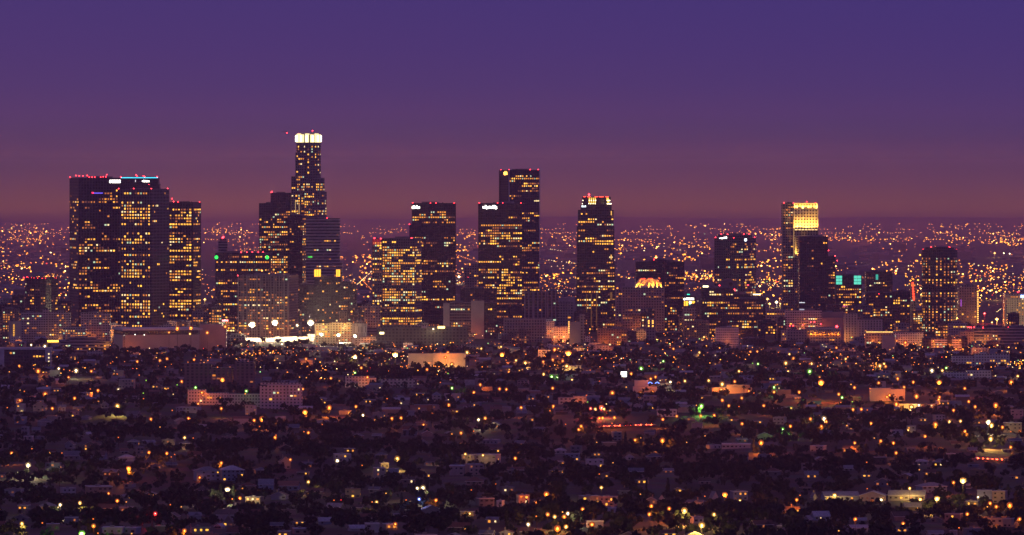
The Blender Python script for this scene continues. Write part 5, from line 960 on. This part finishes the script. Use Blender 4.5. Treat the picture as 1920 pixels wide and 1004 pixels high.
# ------------------------------------------------------------------ trees
def np_mesh(name, V, Fq, mats, mi=None):
    me = bpy.data.meshes.new(name); nf = len(Fq)
    me.vertices.add(len(V)); me.vertices.foreach_set('co', np.asarray(V, np.float32).ravel())
    me.loops.add(nf * 4); me.loops.foreach_set('vertex_index', np.asarray(Fq, np.int32).ravel())
    me.polygons.add(nf); me.polygons.foreach_set('loop_start', np.arange(0, nf * 4, 4, dtype=np.int32))
    if mi is not None: me.polygons.foreach_set('material_index', np.asarray(mi, np.int32))
    for m in mats: me.materials.append(m)
    me.update(calc_edges=True); return me
def foliage_mat(name, c1, c2):
    m, t, b = new_mat(name)
    g = t.nodes.new('ShaderNodeNewGeometry'); oi = t.nodes.new('ShaderNodeObjectInfo')
    mx = t.nodes.new('ShaderNodeMix'); mx.data_type = 'RGBA'; mx.inputs['A'].default_value = (*c1, 1); mx.inputs['B'].default_value = (*c2, 1)
    ad = t.nodes.new('ShaderNodeMath'); ad.operation = 'MULTIPLY_ADD'; ad.inputs[1].default_value = .6
    t.links.new(g.outputs['Random Per Island'], ad.inputs[0])
    ml = t.nodes.new('ShaderNodeMath'); ml.operation = 'MULTIPLY'; ml.inputs[1].default_value = .4; t.links.new(oi.outputs['Random'], ml.inputs[0]); t.links.new(ml.outputs[0], ad.inputs[2])
    t.links.new(ad.outputs[0], mx.inputs['Factor']); t.links.new(mx.outputs['Result'], b.inputs['Base Color'])
    b.inputs['Roughness'].default_value = .9; b.inputs['Specular IOR Level'].default_value = .1
    return m
M_LEAF = foliage_mat('foliage', (.007, .011, .008), (.026, .032, .022)); M_BARK = rough('bark', (.05, .038, .03), .95)
def leaf_quads(C, size):
    """one small tilted quad about every centre"""
    n = len(C); a = rng.normal(size=(n, 3)); a /= np.linalg.norm(a, axis=1)[:, None]
    b = np.cross(a, rng.normal(size=(n, 3))); b /= np.linalg.norm(b, axis=1)[:, None]
    s = (size * rng.uniform(.6, 1.3, n))[:, None]; a, b = a * s, b * s * .8
    return np.stack([C - a - b, C + a - b, C + a + b, C - a + b], 1).reshape(-1, 3)
def crown_points(n, kind):
    if kind == 'column': u = rng.uniform(0, 1, n); t = rng.uniform(0, 6.283, n); r = (1.0 * np.sin(np.pi * u ** .8) + .12) * np.sqrt(rng.uniform(.2, 1, n)); return np.stack([r * np.cos(t), r * np.sin(t), 1.2 + u * 11], 1)
    k = 7 if kind == 'round' else 5
    c = rng.normal(size=(k, 3)) * np.array([1.9, 1.9, 1.0]) + np.array([0, 0, 5.2]); rr = rng.uniform(1.1, 2.1, k)
    i = rng.integers(0, k, n); v = rng.normal(size=(n, 3)); v /= np.linalg.norm(v, axis=1)[:, None]
    return c[i] + v * (rr[i] * rng.uniform(.55, 1.05, n))[:, None]
def tree_meshes(kind, n):
    P = crown_points(n, kind); V = leaf_quads(P, .55 if kind != 'column' else .42)
    crown = np_mesh('crown', V, np.arange(len(V)).reshape(-1, 4), [M_LEAF])
    mb = MB()
    if kind == 'column': mb.tube((0, 0, -1), (0, 0, 9), .22, .08, M_BARK)
    else:
        mb.tube((0, 0, -1), (.1, 0, 3.2), .32, .22, M_BARK)
        for j in range(4): t = j * 1.57 + R(); mb.tube((.1, 0, 3), (1.7 * math.cos(t), 1.7 * math.sin(t), 5.2 + R()), .16, .06, M_BARK, 5)
    return crown, mb.mesh('trunk')
PROTO = [('round', *tree_meshes('round', 420)) for _ in range(5)] + [('loose', *tree_meshes('loose', 300)) for _ in range(2)] + [('column', *tree_meshes('column', 260)) for _ in range(2)]
def palm_meshes():
    V = []; Fq = []
    for k in range(22):
        t = k * 2.4; el = U(-.5, 1.0); px_ = np.array([0, 0, 0.]); w = .34
        for j in range(5):
            e2 = el - j * .32; q = px_ + 0.75 * np.array([math.cos(t) * math.cos(e2), math.sin(t) * math.cos(e2), math.sin(e2)]); sd = np.array([-math.sin(t), math.cos(t), 0])
            w2 = [.42, .5, .42, .26, .04][j]; n = len(V); V += [px_ - sd * w, px_ + sd * w, q + sd * w2, q - sd * w2]; Fq.append((n, n + 1, n + 2, n + 3)); px_, w = q, w2
    crown = np_mesh('fronds', np.array(V), Fq, [M_LEAF]); mb = MB(); mb.tube((0, 0, -15), (0, 0, 0), .32, .2, M_BARK, 7); return crown, mb.mesh('trunk')
PALM = palm_meshes()
for px, py in ((214.5, 646), (285, 640), (559, 630), (872.5, 672), (907, 652), (1056, 689), (1090, 693), (1073, 682), (1165, 705), (1395, 725), (1270, 680), (1540, 690), (1820, 690), (300, 668), (1003, 683), (840, 690)):
    d = depth_at(px, py, 14); s = U(.8, 1.05)
    root = put('palm_tree', None, None, (X(px, d), d, Z(py, d)), U(0, 6)); tag(root, None, 'palm tree', 'palm trees'); auto(root, px, py, 'slim dark palm tree', 'palm')
    put('crown', PALM[0], root); put('trunk', PALM[1], root)
OB = np.array(OBST)
def clear(x, d, top, half):
    """no tree where a house stands, and none that would hide a lamp or a house front behind it"""
    p = CX + x * F / d; hp = half * F / d; row = PY(top, d)
    if ((OB[:, 0] < p + hp) & (OB[:, 1] > p - hp) & (OB[:, 2] > row) & (OB[:, 3] > d)).any(): return False
    return not ((FT[:, 0] < x + half) & (FT[:, 1] > x - half) & (FT[:, 2] < d + half) & (FT[:, 3] > d - half)).any()
FT = np.array(FOOT)
TL = dict(round='dark round-crowned tree', loose='dark loose-limbed tree', column='slim dark columnar cypress')
n = 0; tries = 0; SPOTS = []
while n < 300 and tries < 12000:
    tries += 1
    py = 1012 - 215 * R() ** 1.25; px = U(-15, 1935); d = depth_at(px, py); x = X(px, d)
    kind, crown_, trunk_ = PROTO[random.choices(range(9), [3, 3, 3, 3, 3, 2, 2, 1, 1])[0]]; s = U(.75, 1.5)
    k2 = s * (1 if kind != 'column' else .9); top = gz(x, d) + (8 if kind != 'column' else 12) * k2
    if not clear(x, d, top, (3.2 if kind != 'column' else 1.2) * k2): continue
    if any(abs(x - a) < 4 and abs(d - b) < 4 for a, b in SPOTS): continue
    SPOTS.append((x, d)); n += 1
    root = put('tree', None, None, (x, d, gz(x, d)), U(0, 6.28)); root.scale = (k2 * U(.9, 1.15), k2 * U(.9, 1.15), k2)
    tag(root, None, 'tree', 'single trees among the houses'); auto(root, px, PY(top, d), TL[kind], 'tree' if kind != 'column' else 'cypress')
    put('crown', crown_, root); put('trunk', trunk_, root)
# the uncounted rest of the tree cover
VV = []
tmpl = [crown_points(70, 'round') for _ in range(12)]
cnt = 0
for _ in range(90000):
    if cnt > 10800: break
    d = 3350 + 5400 * R() ** 1.1; x = U(-.125, .125) * d
    if d > 8000 and R() < .55: continue
    s = U(.6, 1.35); top = gz(x, d) + 7.6 * s
    if not clear(x, d, top, 3.2 * s): continue
    cnt += 1; P = tmpl[random.randrange(12)] * s * np.array([U(.9, 1.3), U(.9, 1.3), U(.85, 1.1)]); a = U(0, 6.28); ca, sa = math.cos(a), math.sin(a)
    P = np.stack([P[:, 0] * ca - P[:, 1] * sa + x, P[:, 0] * sa + P[:, 1] * ca + d, P[:, 2] + gz(x, d) - .5], 1)
    VV.append(leaf_quads(P, .95 * s))
VV = np.concatenate(VV); tag(put('tree_cover', np_mesh('tree_cover', VV, np.arange(len(VV)).reshape(-1, 4), [M_LEAF])), kind='stuff')

# ------------------------------------------------------------------ the uncounted rest of the houses, low city blocks and their lights
mb = MB(); cnt = 0
for _ in range(9000):
    if cnt > 940: break
    d = U(5600, 9000); x = U(-.125, .125) * d; g = gz(x, d); w, h, dp = U(8, 18), U(3.4, 8), U(8, 12)
    p = CX + x * F / d; hp = w / 2 * F / d; row = PY(g + h + 2, d)
    if ((OB[:, 0] < p + hp) & (OB[:, 1] > p - hp) & (OB[:, 2] > row) & (OB[:, 3] > d)).any(): continue
    if ((FT[:, 0] < x + w / 2) & (FT[:, 1] > x - w / 2) & (FT[:, 2] < d + dp) & (FT[:, 3] > d)).any(): continue
    cnt += 1; mw = WM[random.choice(list(WM))]; a = x - w / 2; b = x + w / 2; z1 = g + h
    mb.box(a, b, d, d + dp, g - 2, z1, mw, RM['grey'])
    if R() < .5:
        r = RM[random.choice(list(RM))]; y = d + dp / 2
        mb.face([(a - .4, d - .4, z1 - .1), (b + .4, d - .4, z1 - .1), (b + .4, y, z1 + 2), (a - .4, y, z1 + 2)], r); mb.face([(b + .4, d + dp + .4, z1 - .1), (a - .4, d + dp + .4, z1 - .1), (a - .4, y, z1 + 2), (b + .4, y, z1 + 2)], r)
    for k in range(random.choices([0, 1, 2, 4], [4, 3, 2, 1])[0]):
        wx = U(a + 1, b - 1); wz = g + U(1.2, h - 1); m = WIN[random.choices(range(5), (2, 3, 3, .7, 1.5))[0]]
        mb.box(wx - .7, wx + .7, d - .12, d - .02, wz - .6, wz + .6, m)
tag(mb.build('distant_houses'), kind='stuff')

# mid-rise blocks filling the foot of the skyline
LOOKB = [('pale', WHITEW), ('stone', STONE), ('brick', BRICK), ('dark', DARK), ('beige', CREAM), ('banded', BAND), ('grey', PALE)]
n = 0; tries = 0; q = FARL.split(); FXY = [(float(q[i]), float(q[i + 1])) for i in range(0, len(q), 3) if float(q[i + 1]) > 500]
while n < 118 and tries < 9000:
    tries += 1
    d = U(8650, 9250) if R() < .6 else U(7900, 8650); px = U(5, 1915); wpx = U(14, 46); hpx = U(10, 34) if d > 8600 else U(6, 15)
    if n >= 62: px = random.choice((U(1130, 1920), U(1130, 1920), U(1030, 1480), U(0, 130), U(640, 700), U(370, 410))); d = U(8900, 9800); wpx = U(14, 38); hpx = U(22, 62)
    base = PY(gz(X(px, d), d), d); a, b = px - wpx / 2, px + wpx / 2
    if any(X(b, d) > q[0] - 3 and X(a, d) < q[1] + 3 and d + 22 > q[2] and d - 3 < q[3] for q in FOOT): continue
    if ((OB[:, 0] < b) & (OB[:, 1] > a) & (OB[:, 2] > base - hpx - 2) & (OB[:, 3] > d)).any(): continue
    if any(a - 8 < fx < b + 8 and base - hpx - 6 < fy for fx, fy in FXY): continue
    if all(any(c0 - .5 <= a + (b - a) * f <= c1 + .5 and t0 < base - hpx + 3 and dd < d for c0, c1, t0, dd in SIL) for f in (.1, .3, .5, .7, .9)): continue
    if 440 < px < 700 and d < 8700: continue
    nm, fac = random.choice(LOOKB); xs = b_(a, None, b, base - hpx, dep=18)
    segs = [xs] + ([b_(a + wpx * .3, None, b - wpx * .25, base - hpx - U(2, 5), base - hpx, dep=8, dy=4, nowin=1)] if R() < .5 else [])
    r = B('mid_rise_block', None, 'city block', d, segs, fac if n < 62 else random.choice((DARK, STONE, BRICK, DARK, GRID)), U(.08, .5) if n < 62 else U(.2, .65), lv=(.8, 2.2, 3, .5, 1.5), stick=U(.1, .7), mark=False, plant=R() < .6, nmax=30, group='mid-rise blocks at the foot of the skyline')
    auto(r, px, base - hpx / 2, f'{nm if n < 62 else "dark lit"} mid-rise block', 'block'); n += 1

# low city far beyond the skyline
mb = MB(); mf = [rough('far_wall_a', (.2, .17, .17)), rough('far_wall_b', (.1, .09, .09)), rough('far_wall_c', (.3, .26, .25))]
for _ in range(3500):
    d = 9800 + 19000 * R() ** 1.3; x = U(-.125, .125) * d; g = gz(x, d); w = U(15, 70); h = U(4, 11) if R() < .93 else U(14, 40)
    if any(abs(CX + x * F / d - fx) < w * F / d and PY(g + h, d) < fy + 6 for fx, fy in FXY): continue
    mb.box(x - w / 2, x + w / 2, d, d + U(15, 40), g - 2, g + h, random.choice(mf))
tag(mb.build('far_city_blocks'), kind='stuff')
FC = [emit('far_light_orange', (1, .25, .012), 4), emit('far_light_amber', (1, .36, .03), 6), emit('far_light_white', (1, .70, .30), 4.5), emit('far_light_red', (1, .05, .03), 4), emit('far_light_faint', (1, .27, .08), 1.3), emit('far_light_green', (.4, 1, .3), 2.5), emit('far_light_bright', (1, .48, .10), 14)]
lights = [MB() for _ in range(1)]
def far_light(px, py, k, r, hh=8):
    if py < 440 and R() > (py - 412) / 22: return
    if py < 462 and k in (2, 3, 4): k = random.choice((0, 1, 1))
    d = depth_at(px, py, hh)
    if any(a < X(px, d) < b and c < d < e for a, b, c, e in FOOT): return
    lights[0].octa((X(px, d), d, Z(py, d)), r * d / F, FC[k], .8); lights[0].tube((X(px, d), d, Z(py, d) - hh - 1), (X(px, d), d, Z(py, d) - r * d / F), .12, .1, M_METAL, 3)
def pick(): return random.choices(range(7), (5, 6.5, .7, .3, 1.8, .1, 1.1))[0]
cl = [(U(-400, 2320), U(425, 560), U(12, 60), U(2, 9), random.randint(6, 26)) for _ in range(200)]
cl += [(20, 432, 30, 8, 30), (95, 500, 30, 3, 26), (60, 490, 50, 20, 60), (60, 455, 70, 8, 40), (420, 440, 45, 12, 26), (690, 500, 18, 22, 30), (660, 530, 30, 16, 20), (1050, 450, 25, 8, 34), (1055, 528, 28, 6, 34), (1050, 500, 30, 8, 22), (1190, 462, 25, 4, 26), (1270, 462, 60, 4, 34), (1310, 520, 28, 5, 40), (1440, 520, 18, 12, 26), (1450, 450, 20, 6, 16), (1620, 450, 70, 3, 30), (1790, 448, 50, 3, 26), (1690, 530, 30, 6, 40), (1850, 515, 60, 8, 80), (1880, 500, 40, 5, 30), (1700, 500, 50, 20, 40), (1860, 545, 40, 20, 40), (90, 560, 40, 6, 20), (120, 590, 12, 8, 8), (690, 570, 20, 14, 16)]
for cx, cy, sx, sy, n in cl:
    for _ in range(n):
        px, py = random.gauss(cx, sx), random.gauss(cy, sy)
        if 417.5 < py < 600 and -420 < px < 2340: far_light(px, py, pick(), random.choice([.85, 1.0, 1.25, 1.5, 2.0]) if py > 470 else random.choice([.75, .95, 1.3]))
for _ in range(600):
    py = 419 + 155 * R() ** .85
    if 472 < py < 484 and R() < .6: continue
    far_light(U(-400, 2320), py, pick(), random.choice([.65, .8, .95, 1.15]))
for y0, n in ((420.5, 30), (425, 40), (437, 90), (449.5, 60), (430, 40), (520, 60), (541, 40)):
    x = U(0, 20)
    while x < 1925:
        if R() < .5: x += U(20, 160)
        for _ in range(random.randint(3, 9)): far_light(x, y0 + U(-.8, .8), random.choice([0, 1, 1, 4]), .85); x += U(3, 10)
for _ in range(22):
    x0, sl = U(-1500, 1500), U(-.28, .28); d = U(10500, 14000); k = random.choice([0, 1, 1, 2]); d1 = d + U(2500, 14000)
    while d < d1:
        x = x0 + sl * (d - 10000); px = CX + x * F / d; far_light(px, PY(gz(x, d) + 8, d), k if R() < .8 else 4, .8); d += U(60, 150) * d / 13000
tag(lights[0].build('far_city_lights'), kind='stuff')
FAR = bpy.data.objects['far_city_lights']
for i in range(64):       # added unseen spots aimed up: fill for the haze over the lit streets
    d = 10800 + 22000 * ((i + .5) / 64) ** 1.2; x = (((i * .618) % 1) - .5) * .26 * d
    l = bpy.data.lights.new('haze_fill_spot', 'SPOT'); l.color = (1, .30, .05); l.energy = HAZE_FILL * U(.6, 1.4) * d / 16000; l.spot_size = math.radians(172); l.spot_blend = .3; l.shadow_soft_size = 12
    o = put('haze_fill_spot', l, FAR, (x, d, gz(x, d) + 14)); o.rotation_euler = (math.pi, 0, 0)
q = FARL.split()
for i in range(0, len(q), 3):
    px, py, c, s = float(q[i]), float(q[i + 1]), q[i + 2][0], int(q[i + 2][1]); d = depth_at(px, py, 18); r = {3: 1.7, 4: 2.5, 5: 3.2}[s] * d / F
    root = put('floodlight', None, None, (X(px, d), d, Z(py, d))); tag(root, None, 'floodlight', 'far floodlights beyond the skyline'); auto(root, px, py, f'distant {CNAME[c]} floodlight', 'distant floodlight')
    mb = MB(); mb.octa((0, 0, 0), r * 1.15, GLARE[c], .9)  # glare put into a glowing shell
    for q2 in (-1, 1): mb.octa((0, q2 * r * .8, 0), r * .6, LAMPM[c], .9)
    mb.build('lamp_head', root)
    mb = MB(); mb.tube((0, 0, -19), (0, 0, -r), .4, .3, M_METAL); mb.build('lamp_post', root); point((0, -r * 2, 0), LAMPC[c], {3: 1e5, 4: 2e5, 5: 4e5}[s], 3, root)
# small lights on the near side of the towers
lights = [MB()]
ml = [(U(-350, 2270), U(600, 690), U(15, 60), U(3, 12)) for _ in range(55)]
for q in range(2100):
    cx, cy, sx, sy = random.choice(ml); py = random.gauss(cy, sy) if q % 3 else 605 + 95 * R(); px = random.gauss(cx, sx) if q % 3 else U(-400, 2320)
    if not 585 < py < 720: continue
    d = depth_at(px, py, 7)
    if any(a < X(px, d) < b and c < d < e for a, b, c, e in FOOT): continue
    lights[0].octa((X(px, d), d, Z(py, d)), random.choice([.5, .65, .8]), FC[random.choices(range(7), (5, 3, 1.2, .3, 5, .3, .25))[0]], .8); lights[0].tube((X(px, d), d, Z(py, d) - 8), (X(px, d), d, Z(py, d)), .1, .08, M_METAL, 3)
sl_ = tag(lights[0].build('street_lights'), kind='stuff')
spots_ = [(a, b, c) for a, b, c, e in FOOT if 7900 < c < 9350]
for i in range(110):  # added point lights with no lamp of their own, warming the building feet
    a, b, c = random.choice(spots_); x = U(a, b); d = c - U(6, 14)
    point((x, d, gz(x, d) + U(5, 11)), random.choice([(1, .22, .02), (1, .22, .02), (1, .35, .06)]), U(.4, 1.3) * 1e4, .6, sl_)

# ------------------------------------------------------------------ terrain, air, sky, camera
ds = np.concatenate([np.linspace(-1500, 3200, 12), np.arange(3240, 9000, 16), np.geomspace(9000, 56000, 150)]); nx = 150
gx, gd = [], []
for dd in ds:
    hw = 1500 + .13 * max(dd, 0); gx.append(np.linspace(-hw, hw, nx)); gd.append(np.full(nx, dd))
gx, gd = np.array(gx), np.array(gd); V = np.stack([gx, gd, ground(gx, gd)], -1).reshape(-1, 3)
i, j = np.meshgrid(np.arange(len(ds) - 1), np.arange(nx - 1), indexing='ij'); k = (i * nx + j).ravel()
Q = np.stack([k, k + 1, k + nx + 1, k + nx], 1)
m, t, b = new_mat('ground_cover'); N, L = t.nodes.new, t.links.new
tc = N('ShaderNodeTexCoord'); n1 = N('ShaderNodeTexNoise'); n1.inputs['Scale'].default_value = .011; n1.inputs['Detail'].default_value = 8; L(tc.outputs['Object'], n1.inputs['Vector'])
n2 = N('ShaderNodeTexVoronoi'); n2.inputs['Scale'].default_value = .03; L(tc.outputs['Object'], n2.inputs['Vector'])
cr = N('ShaderNodeValToRGB'); e = cr.color_ramp.elements; e[0].position = .35; e[0].color = (.012, .012, .009, 1); e[1].position = .68; e[1].color = (.05, .042, .036, 1); L(n1.outputs['Fac'], cr.inputs[0])
mx = N('ShaderNodeMix'); mx.data_type = 'RGBA'; mx.inputs['Factor'].default_value = .25; L(cr.outputs[0], mx.inputs['A']); 
vs = N('ShaderNodeVectorMath'); vs.operation = 'SCALE'; vs.inputs['Scale'].default_value = .11; L(n2.outputs['Color'], vs.inputs[0]); L(vs.outputs[0], mx.inputs['B'])
L(mx.outputs['Result'], b.inputs['Base Color']); b.inputs['Roughness'].default_value = .95; b.inputs['Specular IOR Level'].default_value = .1
gm = np_mesh('ground', V, Q, [m]); gm.polygons.foreach_set('use_smooth', np.ones(len(Q), bool)); tag(put('ground', gm), kind='structure')

mb = MB(); lo = float(V[:, 2].min()) - 1
hm = bpy.data.materials.new('haze'); hm.use_nodes = True; hm.node_tree.nodes.clear()
out = hm.node_tree.nodes.new('ShaderNodeOutputMaterial'); pv = hm.node_tree.nodes.new('ShaderNodeVolumePrincipled')
pv.inputs['Color'].default_value = (*HAZE_COLOR, 1); pv.inputs['Density'].default_value = HAZE_DENSITY; pv.inputs['Anisotropy'].default_value = HAZE_G
hm.node_tree.links.new(pv.outputs[0], out.inputs['Volume'])
mb.box(-9200, 9200, -1600, 56100, lo, 420, hm); tag(mb.build('haze'), kind='stuff')

w = bpy.data.worlds.new('World'); sc.world = w; w.use_nodes = True; t = w.node_tree; N, L = t.nodes.new, t.links.new
bg = t.nodes['Background']; tc = N('ShaderNodeTexCoord'); sp = N('ShaderNodeSeparateXYZ'); L(tc.outputs['Generated'], sp.inputs[0])
def ramp(src, lo, hi, stops):
    mr = N('ShaderNodeMapRange'); mr.inputs[1].default_value = lo; mr.inputs[2].default_value = hi; L(src, mr.inputs[0])
    r = N('ShaderNodeValToRGB'); e = r.color_ramp.elements
    while len(e) < len(stops): e.new(.5)
    for el, (p, c) in zip(e, stops): el.position = (p - lo) / (hi - lo); el.color = (*c, 1)
    L(mr.outputs[0], r.inputs[0]); return r.outputs[0]
low = ramp(sp.outputs[2], -.014, .0345, sky_low())
high = ramp(sp.outputs[2], .034, 1.0, SKY_HIGH)
def mixc(f, a, b_, op='MIX'):
    x = N('ShaderNodeMix'); x.data_type = 'RGBA'; x.blend_type = op
    for s_, v in (('Factor', f), ('A', a), ('B', b_)):
        if isinstance(v, (int, float)): x.inputs[s_].default_value = v
        elif isinstance(v, tuple): x.inputs[s_].default_value = v
        else: L(v, x.inputs[s_])
    return x.outputs['Result']
def m1(op, a, b=None):
    n = N('ShaderNodeMath'); n.operation = op
    for i_, v in enumerate((a, b)):
        if v is None: continue
        if isinstance(v, (int, float)): n.inputs[i_].default_value = v
        else: L(v, n.inputs[i_])
    return n.outputs[0]
skyc = mixc(m1('GREATER_THAN', sp.outputs[2], .034), low, high)
# after-glow in the west, behind the camera and to its right
dt = N('ShaderNodeVectorMath'); dt.operation = 'DOT_PRODUCT'; L(tc.outputs['Generated'], dt.inputs[0]); dt.inputs[1].default_value = (.55, -.83, .05)
gl = m1('MULTIPLY', m1('POWER', m1('MAXIMUM', dt.outputs['Value'], 0.0), 1.5), m1('POWER', 2.718, m1('MULTIPLY', m1('ABSOLUTE', sp.outputs[2]), -4.0)))
gl = m1('MULTIPLY', gl, m1('GREATER_THAN', sp.outputs[2], -.01))
gv = N('ShaderNodeVectorMath'); gv.operation = 'SCALE'; gv.inputs[0].default_value = GLOW; L(gl, gv.inputs['Scale'])
# darker and bluer to the right of the view, as in the photograph
sidef = m1('MULTIPLY', m1('GREATER_THAN', sp.outputs[1], 0.0), m1('MULTIPLY', sp.outputs[0], 1.0))
tint = N('ShaderNodeVectorMath'); tint.operation = 'SCALE'; tint.inputs[0].default_value = (-.9, -.4, .3); L(m1('MULTIPLY', sidef, SIDE), tint.inputs['Scale'])
one = N('ShaderNodeVectorMath'); one.operation = 'ADD'; one.inputs[0].default_value = (1, 1, 1); L(tint.outputs[0], one.inputs[1])
sm = N('ShaderNodeVectorMath'); sm.operation = 'MULTIPLY'; L(skyc, sm.inputs[0]); L(one.outputs[0], sm.inputs[1])
ns = N('ShaderNodeTexSky'); ns.sky_type = 'NISHITA'; ns.sun_disc = False; ns.sun_elevation = math.radians(-3.5); ns.sun_rotation = math.radians(146); ns.altitude = 350
nv = N('ShaderNodeVectorMath'); nv.operation = 'SCALE'; nv.inputs['Scale'].default_value = NISHITA; L(ns.outputs[0], nv.inputs[0])
# warm band added to the sky ahead, above the view, to light the haze
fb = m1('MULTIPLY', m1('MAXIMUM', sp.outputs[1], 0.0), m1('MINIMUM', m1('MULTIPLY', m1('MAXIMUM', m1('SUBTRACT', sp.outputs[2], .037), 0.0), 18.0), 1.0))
fv = N('ShaderNodeVectorMath'); fv.operation = 'SCALE'; fv.inputs[0].default_value = FRONT_FILL; L(fb, fv.inputs['Scale'])
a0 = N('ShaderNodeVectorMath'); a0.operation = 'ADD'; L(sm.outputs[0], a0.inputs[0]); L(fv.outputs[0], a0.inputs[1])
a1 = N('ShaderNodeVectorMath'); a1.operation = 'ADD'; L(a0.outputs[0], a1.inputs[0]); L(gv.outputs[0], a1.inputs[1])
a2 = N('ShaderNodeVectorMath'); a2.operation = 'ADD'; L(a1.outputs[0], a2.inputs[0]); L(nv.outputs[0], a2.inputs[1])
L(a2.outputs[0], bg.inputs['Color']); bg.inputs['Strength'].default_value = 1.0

cam = bpy.data.cameras.new('camera'); co = bpy.data.objects.new('camera', cam); col.objects.link(co); sc.camera = co
co.location = (0, 0, ZC); co.rotation_euler = (math.radians(90), 0, 0)
cam.sensor_width = 36; cam.lens = 36 * F / 1920; cam.shift_y = (HY - 502) / 1920; cam.clip_start = 1; cam.clip_end = 120000

write_auto_labels()
sc.view_settings.view_transform = 'Standard'; sc.view_settings.look = 'None'; sc.view_settings.gamma = 1; sc.view_settings.exposure = 0
cy = sc.cycles
cy.max_bounces = 3; cy.diffuse_bounces = 1; cy.glossy_bounces = 1; cy.volume_bounces = 0; cy.transmission_bounces = 0; cy.transparent_max_bounces = 4
cy.sample_clamp_indirect = 1.0; cy.sample_clamp_direct = 0; cy.use_light_tree = True; cy.use_denoising = DENOISE; cy.caustics_reflective = False; cy.caustics_refractive = False
try: cy.denoiser = 'OPENIMAGEDENOISE'; cy.denoising_input_passes = 'RGB_ALBEDO_NORMAL'; cy.denoising_prefilter = 'ACCURATE'
except Exception: pass
cy.pixel_filter_type = 'BLACKMAN_HARRIS'; cy.filter_width = FILTER
sc.render.use_persistent_data = False
